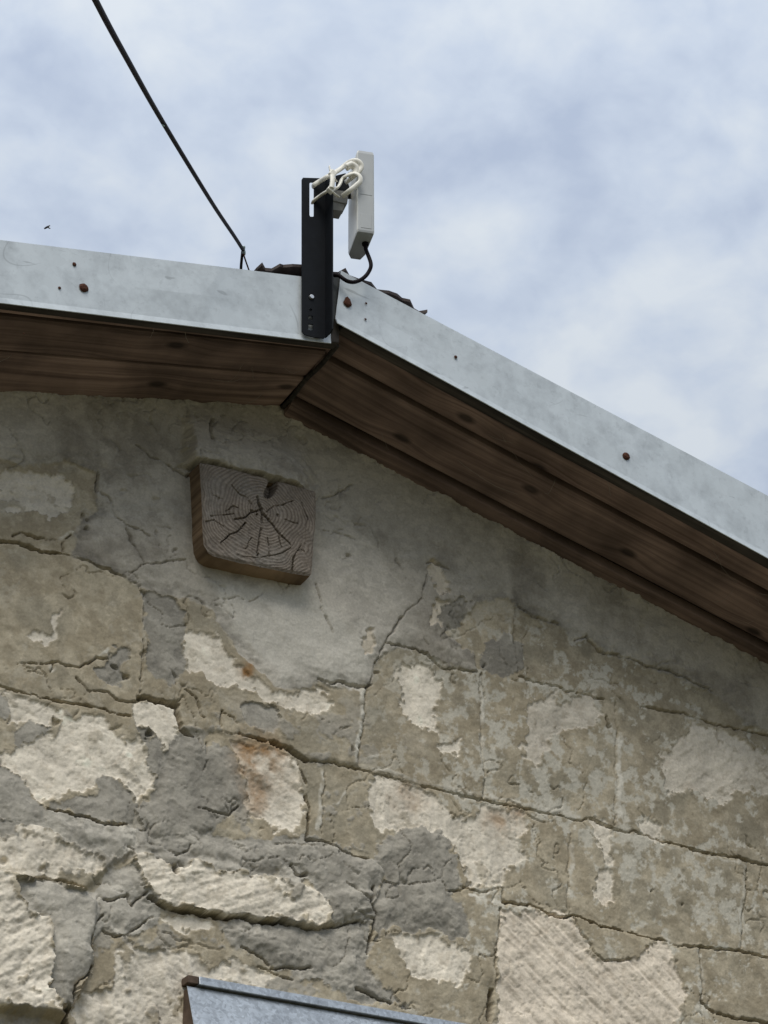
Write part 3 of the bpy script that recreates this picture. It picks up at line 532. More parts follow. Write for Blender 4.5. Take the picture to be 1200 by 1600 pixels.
    k = (sst(0.1, 0.7, fbm(X, Z, 0.2, 3, 51)+0.2*mott)*0.8)[..., None]; pc = pc*(1-k)+lg*k
    pc = pc*(1-0.30*(1-edge)*sst(-0.3, 0.5, mott))[..., None]
    pst = fbm(X, Z*1.4, 0.07, 6, 54, 0.62); pc = pc*(1+0.075*(np.mod(np.floor(pst*2.2), 3)-1)+0.10*pst+0.07*fine)[..., None]
    col = col*(1-pm[..., None])+pc*pm[..., None]
    hp = 7.0*(0.45+0.55*edge)+1.6*fbm(X, Z, 0.09, 3, 52)+0.9*np.clip(rid-0.35, 0, 1)*2+0.25*fine+1.8*(1-edge)*rid2+0.5*np.floor(fbm(X, Z*1.4, 0.07, 6, 54, 0.62)*2.2)+1.1*fbm(X*0.5+Z, Z*0.4-X*2.2, 0.05, 4, 59)+1.0*np.clip(ridged(X, Z*1.3, 0.09, 4, 60)-0.45, 0, 1)*3
    h = h*(1-pm)+(hp+0.35*big)*pm
    # thick plaster lapping over the top of the roof beam
    wx = X+0.004*v1+0.004*w1; dz = Z-np.interp(wx, LIPX, LIPZ)+0.0022*w2+0.0012*v2
    bul = sst(-0.0008, 0.0008, dz)*(1-sst(0.004, 0.125, dz))*sst(LIPX[0], LIPX[0]+0.016, wx)*(1-sst(LIPX[-1]-0.05, LIPX[-1]+0.012, wx))
    h = h+bul*(BD*1000-5.0+2.5*mid+1.0*fine)*pm
    pal = 0.75*sst(-14, 14, boxed(sdpoly, PALE, AX+8*w1, AY+8*w2, 60, -1e9))*pm
    col = col*(1-pal[..., None])+np.array([0.60, 0.57, 0.50])*(1+0.06*mott+0.08*pst)[..., None]*pal[..., None]
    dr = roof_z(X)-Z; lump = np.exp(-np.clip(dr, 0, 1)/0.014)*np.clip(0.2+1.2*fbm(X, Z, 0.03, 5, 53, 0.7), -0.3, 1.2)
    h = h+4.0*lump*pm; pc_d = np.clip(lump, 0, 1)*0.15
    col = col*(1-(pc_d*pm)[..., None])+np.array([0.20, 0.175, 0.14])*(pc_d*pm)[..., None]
    piece[(d > 0)] = 900
    for P in LATE:
        d = boxed(sdpoly, P, AX, AY, 24, -1e9)+0.7*frag; m = sst(-1.2, 1.2, d)
        col = col*(1-m[..., None])+np.array([0.64, 0.57, 0.46])*(1+0.1*ter)[..., None]*m[..., None]; h = h-m*(5.0-1.2*tool-1.5*ter)
    # thin grey smears where the repair mortar was wiped over the stones
    sm = sst(0.36, 0.46, fbm(X, Z*1.3, 0.07, 6, 58, 0.62))*(1-sst(520, 700, PX))*sst(1060, 1150, PY)*(1-pm)*(0.9-0.6*lime_m)
    col = col*(1-sm[..., None])+np.array([0.37, 0.342, 0.288])*(1+0.12*mott)[..., None]*sm[..., None]; h = h+sm*(1.2+0.8*fine)
    # cement patches
    for i, (P, t, tone, rg) in enumerate(CEMENT):
        d = boxed(sdpoly, P, AX+2.0*flk, AY-2.0*mott, 30, -1e9)+4.0*fbm(X, Z, 0.016, 5, 300+i, 0.66); m = sst(-1.2, 1.2, d)
        if not (m > 0).any(): continue
        a = np.array([0.25, 0.232, 0.196]); b = np.array([0.55, 0.517, 0.448]); cc = a*(1-tone)+b*tone
        fl = fbm(X, Z*1.25, 0.052, 6, 61+i, 0.6); lev = np.floor(fl*2.4)
        cc = cc*(1+0.09*mott+0.12*(np.mod(lev+1, 3)-1)+0.10*fl+0.05*fine)[..., None]
        col = col*(1-m[..., None])+cc*m[..., None]
        body = 0.62*t*(0.18+0.82*sst(0, 26, d))+rg*(0.8*fbm(X, Z, 0.055, 4, 71+i, 0.55)+0.55*rid2*sst(-0.2, 0.6, fbm(X, Z, 0.1, 2, 91+i))+0.06*fine+0.26*lev+0.25*np.abs(fl))
        h = h*(1-0.8*m)+(0.2*h+body)*m
        piece[d > 0] = 1000+i
    # rust stains
    for (cx, cy), r, s in RUST:
        m = s*lime_m.clip(0.6, 1)*np.exp(-(((AX-cx)**2+(AY-cy)**2)/(r*r))**1.2)*np.clip(0.75+0.8*mott, 0.1, 1.3)
        m = np.clip(m, 0, 0.95)[..., None]; col = col*(1-m)+np.array([0.30, 0.165, 0.065])*m
    for P, hw, s in SCARS:
        d = boxed(dline, P, BX, BY, 20, 1e3)
        m = np.clip(s*(1-sst(hw*0.4, hw*1.1, d+1.6*mott))*np.clip(0.7+0.9*fbm(X, Z, 0.013, 3, 55), 0, 1.2), 0, 1)
        col = col*(1-m[..., None])+np.array([0.68, 0.645, 0.56])*m[..., None]; h = h+0.6*m
    # joints, cracks, pits
    cut = np.zeros(X.shape)
    wv = np.clip(0.95+1.1*fbm(X, Z, 0.030, 4, 56, 0.6), 0.08, 2)
    for P, hw, dp in CRACKS:
        d = boxed(dline, P, BX, BY, 40, 1e3)
        w = hw*wv*0.68
        cut = np.maximum(cut, dp*1.3*np.clip(wv*1.3, 0.2, 1)*(1-sst(w*0.3, w*1.0+0.6, d)))
        h = h-0.05*dp*np.exp(-(d/(hw*3+2))**2)
    for (cx, cy), r, dp in PITS:
        d = np.hypot(AX*0.5+BX*0.5-cx, AY*0.5+BY*0.5-cy); cut = np.maximum(cut, dp*(1-sst(r*0.5, r*1.2, d)))
    for sc_, sd_, dp_ in ((0.17, 501, 4.5), (0.11, 502, 3.6)):
        net = np.abs(fbm(X+0.006*w1, Z+0.006*w2, sc_, 4, sd_, 0.55)); on = sst(0.0, 0.25, fbm(X, Z, 0.12, 3, sd_+9))
        cut = np.maximum(cut, dp_*on*(1-sst(0.0, 0.022*0.11/sc_, net))*(1-0.7*lime_m))
    h = h-cut
    # small random pores
    po = sst(0.62, 0.8, fbm(X, Z, 0.007, 2, 57))*np.clip(0.35+0.65*lime_m, 0, 1)*(1-0.7*pm); h = h-0.8*po
    return h*0.001, np.clip(col, 0.02, 0.88), piece

def cut_pieces(xs, zs, keep_fn, namer, wall, fields=wall_fields):
    Xg, Zg = np.meshgrid(xs, zs); nx, nz = len(xs), len(zs)
    h, col, pc = fields(Xg, Zg)
    xc = (xs[:-1]+xs[1:])/2; zc = (zs[:-1]+zs[1:])/2; Xc, Zc = np.meshgrid(xc, zc)
    pc = pc[:-1, :-1]
    keep = keep_fn(Xc, Zc)
    idx = np.arange(nx*nz).reshape(nz, nx)
    q = np.stack([idx[:-1, :-1], idx[:-1, 1:], idx[1:, 1:], idx[1:, :-1]], -1)
    V = np.stack([Xg, -h, Zg], -1).reshape(-1, 3); C = np.concatenate([col.reshape(-1, 3), np.ones((nx*nz, 1))], 1)
    for p in np.unique(pc[keep]):
        qq = q[keep & (pc == p)]
        if len(qq) < 30: continue
        ids, inv = np.unique(qq, return_inverse=True); inv = inv.reshape(-1, 4)
        me = bpy.data.meshes.new('piece'); n = len(inv)
        me.vertices.add(len(ids)); me.loops.add(4*n); me.polygons.add(n)
        me.vertices.foreach_set('co', V[ids].ravel()); me.loops.foreach_set('vertex_index', inv.ravel())
        me.polygons.foreach_set('loop_start', np.arange(n)*4)
        ca = me.color_attributes.new('stone_colour', 'FLOAT_COLOR', 'POINT'); ca.data.foreach_set('color', C[ids].ravel())
        me.update(calc_edges=True)
        link(namer(p), me, MW, wall)

wall = empty('gable_wall', (0, 0, 0), 'old limestone block gable wall with flaking coat and grey cement repairs', 'wall')
# solid body of the house behind the face
zl, zr = -3.2, 3.2
rz = lambda x: float(roof_z(np.array(x)))
prof = [(zl, 0), (zl, rz(zl)+0.01), (RIDGE_X, rz(RIDGE_X)+0.01), (zr, rz(zr)+0.01), (zr, 0)]
core = prism([(x, 0.07, z) for x, z in prof], (0, 6, 0), 'core')
cm = mat('rough_masonry', (0.33, 0.29, 0.21), 0.95, 0, 0.25, 12, 0.6, 120, 0.1)
link('wall_core', core, cm, wall)
FX0, FX1, FZ0, FZ1 = -0.66, 1.06, 2.47, 3.68
ST = 0.0018
def keep_fine(X, Z): return Z < roof_z(X)+0.012
def namer(p): return 'render_coat' if p == 900 else ('cement_patch' if p >= 1000 else ('stone_block' if p >= 0 else 'mortar_bed'))
cut_pieces(np.arange(FX0, FX1+ST/2, ST), np.arange(FZ0, FZ1+ST/2, ST), keep_fine, namer, wall)
fxe, fze = np.arange(FX0, FX1+ST/2, ST)[-1], np.arange(FZ0, FZ1+ST/2, ST)[-1]

def outer_fields(X, Z):
    """plain coursed blocks outside the traced area"""
    CH, BL = 0.195, 0.40
    ci = np.floor((Z-0.055)/CH).astype(int); off = h2(ci, ci*0+3, 5)*BL; bi = np.floor((X+off)/BL).astype(int)
    u = (X+off)/BL-bi; v = (Z-0.055)/CH-ci
    d = np.minimum(np.minimum(u, 1-u)*BL, np.minimum(v, 1-v)*CH)+0.002*fbm(X, Z, 0.03, 3, 3)
    mott = fbm(X, Z, 0.03, 5, 27, 0.65); stn = fbm(X, Z, 0.09, 4, 28)
    k = sst(-0.5, 0.6, mott+0.4*stn)[..., None]; col = np.array([0.33, 0.285, 0.205])*(1-k)+np.array([0.42, 0.375, 0.285])*k
    lm = sst(0.35, 0.5, fbm(X, Z, 0.13, 5, 33)); col = col*(1-lm[..., None])+np.array([0.58, 0.52, 0.42])*(1+0.12*mott)[..., None]*lm[..., None]
    gm = sst(0.45, 0.55, fbm(X, Z, 0.2, 5, 34)); col = col*(1-gm[..., None])+np.array([0.30, 0.30, 0.275])*(1+0.12*mott)[..., None]*gm[..., None]
    h = 2*fbm(X, Z, 0.12, 4, 35)+0.8*fbm(X, Z, 0.02, 3, 36)+3*(h2(ci, bi, 9)-0.5)-2.5*lm+5*gm-9*(1-sst(0.002, 0.008, d))*(1-gm)
    return h*0.001, np.clip(col, 0.02, 0.8), (ci*100+bi+5000).astype(np.int32)
OX0, OX1, OZ0 = -1.55, 2.1, 1.85
SO = 0.008
def strip(x0, x1, z0, z1):
    nx = max(2, int(round((x1-x0)/SO))); nz = max(2, int(round((z1-z0)/SO)))
    cut_pieces(np.linspace(x0, x1, nx+1), np.linspace(z0, z1, nz+1), lambda X, Z: Z < roof_z(X)+0.012, lambda p: 'stone_block', wall, outer_fields)
strip(OX0, FX0, OZ0, 3.7); strip(fxe, OX1, OZ0, 3.7); strip(FX0, fxe, OZ0, FZ0)

# ------------------------------------------------------------------ roof: boards, metal trim, sheets
roof = empty('gable_roof', (RIDGE_X, -OH, rz(RIDGE_X)), 'low pitched gable roof edge with pale metal trim and brown boarded soffit', 'roof')
YF = -OH-0.012                                    # metal face of the barge trim
def fit(pts, y): return line_z(pts, y)
LB = fit([(0, 474), (240, 503), (476, 532)], YF); LT = fit([(0, 375), (200, 399), (396, 423)], YF)
RB = fit([(527, 504), (860, 687), (1200, 873)], YF-0.008); RT = fit([(560, 436), (860, 597), (1200, 774)], YF-0.008)
def ln(c, x): return c[0]*x+c[1]
# soffit boards: ruled between the trim's lower edge and the wall line
SB_L = np.array([LB[0], LB[1]+0.012]); SB_R = np.array([RB[0], RB[1]+0.014])
def soffit_board(side, t0, t1, dz, x_far, x_near, jit, seed):
    bot = SB_L if side < 0 else SB_R; wl = LW if side < 0 else RW
    n = 40; xs = np.linspace(x_near, x_far, n)
    def P(x, t, k):
        y = -OH*(1-t); z = (ln(bot, x)*(1-t)+ln(wl, x)*t)+dz+k
        return np.array([x, y, z])
    rng = np.random.default_rng(seed); wob = np.cumsum(rng.normal(size=n))*0.0005
    rows = []
    for i, x in enumerate(xs):
        wq = wob[i]*jit; b = 0.0025
        ta, tb = t0+wq/OH, t1+0.6*wq/OH
        rows.append([P(x, ta, 0.018), P(x, ta, b), P(x, ta+b/OH, 0), P(x, tb-b/OH, 0), P(x, tb, b), P(x, tb, 0.018)])
    ax = Vector(rows[-1][2]-rows[0][2]).normalized() * (1 if x_far > x_near else -1)
    ay = Vector((0, 1, 0)); ay = (ay-ax*ay.dot(ax)).normalized(); az = ax.cross(ay)
    o = Vector(rows[0][2]); mw = Matrix(((ax.x, ay.x, az.x, o.x), (ax.y, ay.y, az.y, o.y), (ax.z, ay.z, az.z, o.z), (0, 0, 0, 1)))
    inv = mw.inverted(); V = []; Fc = []; m = 6
    for r in rows: V += [inv @ Vector(p) for p in r]
    for i in range(n-1):
        for k in range(m): Fc.append((i*m+k, i*m+(k+1) % m, (i+1)*m+(k+1) % m, (i+1)*m+k))
    Fc.append(tuple(range(m))); Fc.append(tuple((n-1)*m+k for k in range(m))[::-1])
    bm = bmesh.new(); me = mesh_of(V, Fc); bm.from_mesh(me); me = finish(bm, 'board')
    return link('soffit_board', me, M_SOFFIT, roof, mw)
xr = RIDGE_X
soffit_board(-1, 0.0, 0.120, 0.0, -3.4, xr-0.002, 1, 1)
soffit_board(-1, 0.175, 0.525, 0.003, -3.4, xr-0.003, 1, 2)
soffit_board(-1, 0.545, 1.25, 0.001, -3.4, xr-0.003, 1, 3)
soffit_board(1, 0.0, 0.280, 0.0, 3.4, xr+0.004, 1, 4)
soffit_board(1, 0.345, 0.785, 0.002, 3.4, xr+0.005, 1, 5)
soffit_board(1, 0.835, 1.30, -0.002, 3.4, xr+0.006, 1, 6)
# dark decking above the boards closes the gaps
for s, (bc, wc) in ((-1, (SB_L, LW)), (1, (SB_R, RW))):
    xa, xb = (xr+0.002, -3.4) if s < 0 else (xr+0.003, 3.4)
    q = [(xa, -OH+0.002, ln(bc, xa)+0.045), (xb, -OH+0.002, ln(bc, xb)+0.045), (xb, 0.05, ln(wc, xb)+0.045), (xa, 0.05, ln(wc, xa)+0.045)]
    link('roof_decking', prism(q, (0, 0, 0.03), 'deck'), M_BARGE, roof)
# cover strip along the ridge seam
p0 = Vector((xr+0.002, -OH+0.006, ln(SB_L, xr)-0.001)); p1 = Vector((xr+0.002, 0.004, ln(LW, xr)-0.002))
link('seam_batten', tube([p0.lerp(p1, t)+Vector((0.0015*math.sin(9*t), 0, 0.001*math.sin(14*t))) for t in np.linspace(0, 1, 14)], 0.0042, 6, 0.8), M_BARGE, roof)
# barge boards behind the metal
def barge(x0, x1, bc, tc, y0):
    q = [(x0, y0, ln(bc, x0)+0.006), (x1, y0, ln(bc, x1)+0.006), (x1, y0, ln(tc, x1)-0.006), (x0, y0, ln(tc, x0)-0.006)]
    a = Vector(q[1])-Vector(q[0]); 
    link('barge_board', prism(q, (0, 0.022, 0), 'barge', 0.002), M_BARGE, roof)
barge(-3.4, xr-0.002, LB, LT, -OH-0.008); barge(xr+0.002, 3.4, RB, RT, -OH-0.012)

def trim(name, ends, bc, tc, y, label=None, cut=None):
    """folded metal: top return, face, drip lip; a little wavy along its length"""
    x0, x1 = ends; n = 90
    rows = []
    for i in range(n):
        t = i/(n-1); x = x0+(x1-x0)*t; wob = 0.0011*math.sin(x*9.1+y*50)+0.0007*math.sin(x*23.7+1)
        zb, zt = ln(bc, x), ln(tc, x); th = 0.0014
        sec = [(0.045, zt-0.001), (0.0, zt), (wob, zb+0.5*(zt-zb)), (0.0, zb+0.010), (-0.0016, zb), (-0.0016+th, zb-0.0004), (0.0022, zb+0.0098), (wob+th, zb+0.5*(zt-zb)), (th, zt-th), (0.045, zt-th-0.001)]
        rows.append([(x+(cut(k, t) if cut else 0), y+dy, z) for k, (dy, z) in enumerate(sec)])
    V = [p for r in rows for p in r]; m = len(rows[0]); Fc = []
    for i in range(n-1):
        for k in range(m): Fc.append((i*m+k, i*m+(k+1) % m, (i+1)*m+(k+1) % m, (i+1)*m+k))
    Fc.append(tuple(range(m))[::-1]); Fc.append(tuple((n-1)*m+k for k in range(m)))
    bm = bmesh.new(); bm.from_mesh(mesh_of(V, Fc)); o = link(name, finish(bm, 'trim'), M_ZINC, roof)
    if label: o['label'] = label
    return o
xl_end = U(517, 500, YF)[0]
tl = trim('barge_trim', (xl_end, -3.4), LB, LT, YF, 'pale metal trim left of the black bracket')
xrt, xrb = U(533, 428, YF-0.008)[0], U(524, 500, YF-0.008)[0]
def cutr(k, t):
    s = [0, 0, 0.5, 0.92, 0.7, 0.7, 0.92, 0.5, 0, 0][k]
    return (xrb-xrt)*s*max(0, 1-t*20)
tr = trim('barge_trim', (xrt, 3.4), RB, RT, YF-0.008, 'pale metal trim sloping down to the right', cutr)
# screws and nail holes in the trim
def screw(px, py, parent, y, r, drip=False):
    c = U(px, py, y); bm = bmesh.new(); rng = np.random.default_rng(int(px)); prof = [(0.0, 1.0), (0.55, 0.95), (0.85, 0.65), (1.0, 0.15), (1.12, 0.0)]
    rings = []
    for f_, hgt in prof[1:]:
        ring = []
        for k in range(12):
            a = 2*math.pi*k/12; rr = r*f_*(1+0.08*rng.normal()*(f_ > 1))
            dz = math.sin(a)*rr
            if drip and f_ >= 0.85 and math.sin(a) > 0.8: dz *= 1.55
            ring.append(bm.verts.new((c[0]+math.cos(a)*rr, y-hgt*r*0.55-0.0004, c[2]+dz)))
        rings.append(ring)
    bm.faces.new(rings[0])
    for a, b in zip(rings[:-1], rings[1:]):
        for k in range(12): bm.faces.new((a[k], a[(k+1) % 12], b[(k+1) % 12], b[k]))
    link('screw', finish(bm, 'screw'), M_RUST, parent)
YR = YF-0.008
screw(131, 450, tl, YF-0.0005, 0.0066); screw(116, 413, tl, YF-0.0005, 0.003); screw(93, 450, tl, YF-0.0005, 0.0022); screw(37, 521, tl, YF, 0.001)
screw(543, 474, tr, YR-0.0008, 0.0066, True); screw(978, 713, tr, YR-0.0012, 0.0068); screw(712, 558, tr, YR-0.0008, 0.0028); screw(572, 474, tr, YR-0.0008, 0.0018); screw(571, 499, tr, YR-0.0008, 0.0018)
# roof sheets and the wavy ridge cap
for s, tc_ in ((-1, LT), (1, RT)):
    n = 46; xs = np.linspace(xr-0.004 if s < 0 else xr+0.004, s*3.5, n); V = []; Fc = []
    for i, x in enumerate(xs):
        z = ln(tc_, x)-0.016+0.004*math.cos(i*math.pi)
        V += [(x, -OH+0.016, z), (x, 6.2, z), (x, 6.2, z-0.006), (x, -OH+0.016, z-0.006)]
    for i in range(n-1):
        for k in range(4): Fc.append((i*4+k, i*4+(k+1) % 4, (i+1)*4+(k+1) % 4, (i+1)*4+k))
    Fc += [(0, 1, 2, 3), tuple((n-1)*4+k for k in range(4))[::-1]]
    bm = bmesh.new(); bm.from_mesh(mesh_of(V, Fc)); link('roof_sheet', finish(bm, 'sheet'), M_SHEET, roof)
cap = [(397, 425), (403, 416), (407, 413.5), (416, 417), (425, 419), (435, 415), (445, 411), (456, 414), (470, 415), (490, 420), (508, 423), (520, 424.5), (530, 423.5), (537, 422), (548, 428), (562, 436), (578, 443.5), (592, 449.5), (606, 456), (620, 460), (631, 463), (638, 471), (648, 481), (656, 485), (665, 487)]
YC = -OH-0.004
top = [U(px, py-0.5, YC) for px, py in cap]; V = []; Fc = []
th = 0.0055
for i, p in enumerate(top):
    ex = 0.006*math.sin(i*2.3)
    V += [(p[0], YC+ex, p[2]), (p[0], 6.1, p[2]), (p[0], 6.1, p[2]-th), (p[0], YC+ex, p[2]-th)]
n = len(top)
for i in range(n-1):
    for k in range(4): Fc.append((i*4+k, i*4+(k+1) % 4, (i+1)*4+(k+1) % 4, (i+1)*4+k))
Fc += [(0, 1, 2, 3), tuple((n-1)*4+k for k in range(4))[::-1]]
bm = bmesh.new(); bm.from_mesh(mesh_of(V, Fc)); link('ridge_cap', finish(bm, 'cap'), M_SHEET, roof)

# ------------------------------------------------------------------ timber beam end
def beam_end():
    outline = [(313, 722), (350, 729), (400, 742), (450, 755), (494, 767), (495, 800), (491, 850), (488, 893), (486, 899), (460, 895), (420, 887), (380, 879), (350, 872), (335, 868), (326, 862), (320, 850), (318, 832), (317, 800), (315, 760)]
    pith = np.array([409.0, 798.0])
    P = np.array(outline, float); Q = np.vstack([P, P[:1]]); seg = np.hypot(*np.diff(Q, axis=0).T); cs = np.concatenate([[0], np.cumsum(seg)])
    NA, NR = 300, 100; s = np.linspace(0, cs[-1], NA, endpoint=False)
    B = np.stack([np.interp(s, cs, Q[:, 0]), np.interp(s, cs, Q[:, 1])], 1)
    for _ in range(1): B = 0.5*B+0.25*(np.roll(B, 1, 0)+np.roll(B, -1, 0))
    rr = np.linspace(0.008, 1, NR)
    PX = pith[0]+(B[None, :, 0]-pith[0])*rr[:, None]; PY = pith[1]+(B[None, :, 1]-pith[1])*rr[:, None]
    W = np.array([[U(a, b, -BD) for a, b in zip(ra, rb)] for ra, rb in zip(PX, PY)])
    X, Z = W[..., 0], W[..., 2]; pw = U(*pith, -BD)
    rad = np.hypot((X-pw[0])*1.0, (Z-pw[2])*1.0)
    nz = fbm(X, Z, 0.02, 4, 5); fine = fbm(X, Z, 0.004, 3, 6)
    ringp = rad*(1+0.10*fbm(X, Z, 0.05, 2, 8))/0.0052
    h = 0.35*np.sin(2*math.pi*ringp)*sst(0.004, 0.02, rad)+0.8*nz+0.5*fine
    WX = PX+1.6*nz+0.8*fine; WY = PY+1.6*fbm(X, Z, 0.02, 4, 7)
    chk = [([(409, 798), (404, 786), (403, 776)], 2.2, 9), ([(410, 799), (408, 825), (404, 850), (401, 868)], 1.7, 8), ([(411, 801), (432, 828), (455, 851)], 1.6, 8), ([(384, 817), (371, 831), (358, 835), (345, 848)], 2.0, 8), ([(404, 796), (392, 800), (384, 808), (366, 812)], 1.9, 7), ([(417, 800), (428, 792), (444, 789), (458, 782)], 1.3, 5), ([(394, 787), (384, 776), (375, 772), (362, 757)], 1.3, 5),
           ([(456, 890), (459, 870), (468, 856), (473, 848)], 1.7, 7), ([(330, 805), (345, 806), (364, 803)], 1.2, 5), ([(384, 857), (393, 840)], 1.2, 5), ([(419, 840), (422, 868)], 1.3, 5), ([(440, 855), (436, 838)], 1.0, 4), ([(375, 868), (400, 872), (430, 868), (455, 856)], 1.1, 5), ([(318, 815), (335, 812), (350, 822)], 1.1, 4), ([(445, 812), (465, 818)], 1.0, 3), ([(368, 880), (372, 866)], 1.1, 5), ([(408, 884), (408, 870)], 1.2, 5), ([(468, 857), (488, 866)], 1.1, 4), ([(330, 770), (352, 782)], 0.9, 3), ([(470, 780), (480, 810), (476, 850)], 0.9, 3), ([(352, 800), (365, 790), (372, 793)], 1.2, 4)]
    cut = np.zeros(X.shape)
    for pl, hw, dp in chk:
        hw = hw*(1.15-0.75*np.clip(np.hypot(PX-pith[0], PY-pith[1])/85, 0, 1)); d = dline(pl, WX, WY); cut = np.maximum(cut, 0.95*dp*(1-sst(hw*0.2, hw*0.95+0.3, d))*np.clip(0.9+0.9*fbm(X, Z, 0.015, 3, 15), 0.1, 1))
    d = dline([(428, 744), (426, 760), (420, 773)], WX, WY); cut = np.maximum(cut, 24*(1-sst(4, 7.5, d)))     # split-out wedge at the top
    for cx, cy in ((402, 803), (434, 805), (419, 811), (393, 797)): cut = np.maximum(cut, 5*(1-sst(1.0, 2.6, np.hypot(WX-cx, WY-cy))))
    edge = 1-rr[:, None]; h = h-3.0*(1-sst(0, 0.05, edge))
    h = (h-cut)*0.001
    Vf = np.stack([X, -BD-h, Z], -1)
    g = 0.5+0.5*np.sin(2*math.pi*ringp); c1 = np.array([0.27, 0.232, 0.195]); c2 = np.array([0.15, 0.122, 0.098])
    g = g**2; col = c1*(1-g[..., None]*0.95)+c2*g[..., None]*0.95
    k = sst(-0.2, 0.8, fbm(X, Z, 0.04, 4, 9))[..., None]; col = col*(1-0.45*k)+np.array([0.28, 0.262, 0.235])*0.45*k
    col = col*(1+0.14*nz+0.14*fine)[..., None]
    V = [Vf.reshape(-1, 3)]; nv = NA*NR
    Fc = [(r*NA+k, r*NA+(k+1) % NA, (r+1)*NA+(k+1) % NA, (r+1)*NA+k) for r in range(NR-1) for k in range(NA)]
    Fc.append(tuple(range(NA))[::-1])
    me = mesh_of(np.concatenate(V), Fc, 'end')
    bm = bmesh.new(); bm.from_mesh(me); 
    root = empty('timber_beam', (pw[0], 0, Z.min()), 'weathered square timber beam end with radial cracks set in the wall', 'beam')
    C = np.concatenate([np.clip(col, 0.01, 1).reshape(-1, 3), np.ones((nv, 1))], 1)
    ca = me.color_attributes.new('stone_colour', 'FLOAT_COLOR', 'POINT'); ca.data.foreach_set('color', C.ravel()); bm.free()
    link('end_grain', me, MW, root)
    # sides: local X runs along the beam
    Bq = Vf[-1]; ys = [Bq[:, 1], np.full(NA, -BD+0.012), np.full(NA, 0.0), np.full(NA, 0.12)]
    mw = Matrix(((0, 0, 1, 0), (1, 0, 0, 0), (0, 1, 0, 0), (0, 0, 0, 1))); inv = mw.inverted(); V = []
    for i, y in enumerate(ys):
        for k in range(NA):
            gx, gz = Bq[k, 0]-pw[0], Bq[k, 2]-pw[2]; e = [1, 1.006, 1.012, 1.012][i]
            V.append(inv @ Vector((pw[0]+gx*e, float(y[k]), pw[2]+gz*e)))
    Fc = [(i*NA+k, i*NA+(k+1) % NA, (i+1)*NA+(k+1) % NA, (i+1)*NA+k) for i in range(3) for k in range(NA)]
    link('beam_side', mesh_of(V, Fc, 'side', True), M_BEAMSIDE, root, mw)
beam_end()

# ------------------------------------------------------------------ sheet metal hood at the bottom edge
hd = 0.014
HA, HB = U(292, 1547, -hd), U(724, 1610, -hd); zt = (HA[2]+HB[2])/2; xa, xb = HA[0], HB[0]+0.25
hood = empty('metal_hood', (xa, -hd, zt), 'spangled grey zinc sheet hood jutting from the wall at the bottom', 'hood')
so, sd = 0.041*3.4, 0.096*3.4                          # how far the sheet leans out over how much fall
q = [(xa, -hd, zt), (xb, -hd, zt), (xb, -hd-so, zt-sd), (xa, -hd-so, zt-sd)]
link('front_sheet', prism(q, (0, 0.0012, 0.0005), 'front'), M_HOOD, hood)
link('side_board', prism([(xa+0.002, -hd+0.003, zt-0.002), (xa+0.002, -hd-so+0.003, zt-sd), (xa+0.002, 0.0, zt-sd), (xa+0.002, 0.0, zt-0.002)], (0.018, 0, 0), 'sb'), M_RUSTWOOD, hood)
link('top_fold', prism([(xa+0.016, -hd-0.006, zt+0.003), (xb, -hd-0.006, zt+0.003), (xb, -hd-0.004, zt+0.0155), (xa+0.016, -hd-0.004, zt+0.0155)], (0, 0.028, 0), 'tf', 0.001), M_HOOD, hood)
link('end_block', prism([(xa-0.001, -hd-0.004, zt+0.004), (xa+0.0155, -hd-0.004, zt+0.004), (xa+0.0155, -hd-0.004, zt+0.0148), (xa-0.001, -hd-0.004, zt+0.0148)], (0, 0.026, 0), 'eb', 0.001), M_RUSTWOOD, hood)

# ------------------------------------------------------------------ black bracket
YB = YF-0.0075
bk = empty('mounting_bracket', U(490, 524, YB), 'black steel angle bracket bolted to the trim at the ridge', 'bracket')
def rect_frame(outer, holes, y, th, name):
    """flat plate with holes, drawn in photo positions on plane y"""
    import mathutils
    V = []; E_ = []
    for loop in [outer]+holes:
        s = len(V)
        for p in loop: w = U(p[0], p[1], y); V.append(Vector((w[0], w[2])))
        E_ += [(s+i, s+(i+1) % len(loop)) for i in range(len(loop))]
    v2, e2, f2, *_ = mathutils.geometry.delaunay_2d_cdt(V, E_, [], 2, 1e-6)
    hol = [[tuple(U(p[0], p[1], y)[[0, 2]]) for p in hl] for hl in holes]
    bm = bmesh.new(); vs = [bm.verts.new((v.x, y, v.y)) for v in v2]
    for f_ in f2:
        c = sum((v2[i] for i in f_), Vector((0, 0)))/len(f_)
        if any(sdpoly(hl, np.array([c.x]), np.array([c.y]))[0] > 0 for hl in hol): continue
        bm.faces.new([vs[i] for i in f_])
    g = bmesh.ops.extrude_face_region(bm, geom=list(bm.faces)); 
    bmesh.ops.translate(bm, verts=[e for e in g['geom'] if isinstance(e, bmesh.types.BMVert)], vec=(0, th, 0))
    return finish(bm, name)
def circ(cx, cy, r, n=12): return [(cx+r*math.cos(2*math.pi*k/n), cy+r*math.sin(2*math.pi*k/n)) for k in range(n)]
slot = [(483.6, 287), (485, 284.5), (489.5, 284.5), (491, 287), (491, 336), (489.6, 338.5), (485, 338.5), (483.6, 336)]
plate = rect_frame([(473.5, 277.5), (506, 278.5), (509.5, 282), (509, 526), (507, 528.5), (488, 526), (476, 522.5), (472, 517), (472, 280)],
                   [slot, circ(486.5, 464.5, 4.6), circ(485.5, 484, 2.2), [(482, 493), (489, 493.5), (488, 499.5), (482, 499)], [(482, 506), (489.5, 506.5), (489.5, 516), (482, 515.5)]], YB, 0.0022, 'plate')
link('back_plate', plate, M_BLACK, bk)
a0, a1 = U(509.3, 282, YB), U(508.7, 527.5, YB); fl = 0.023
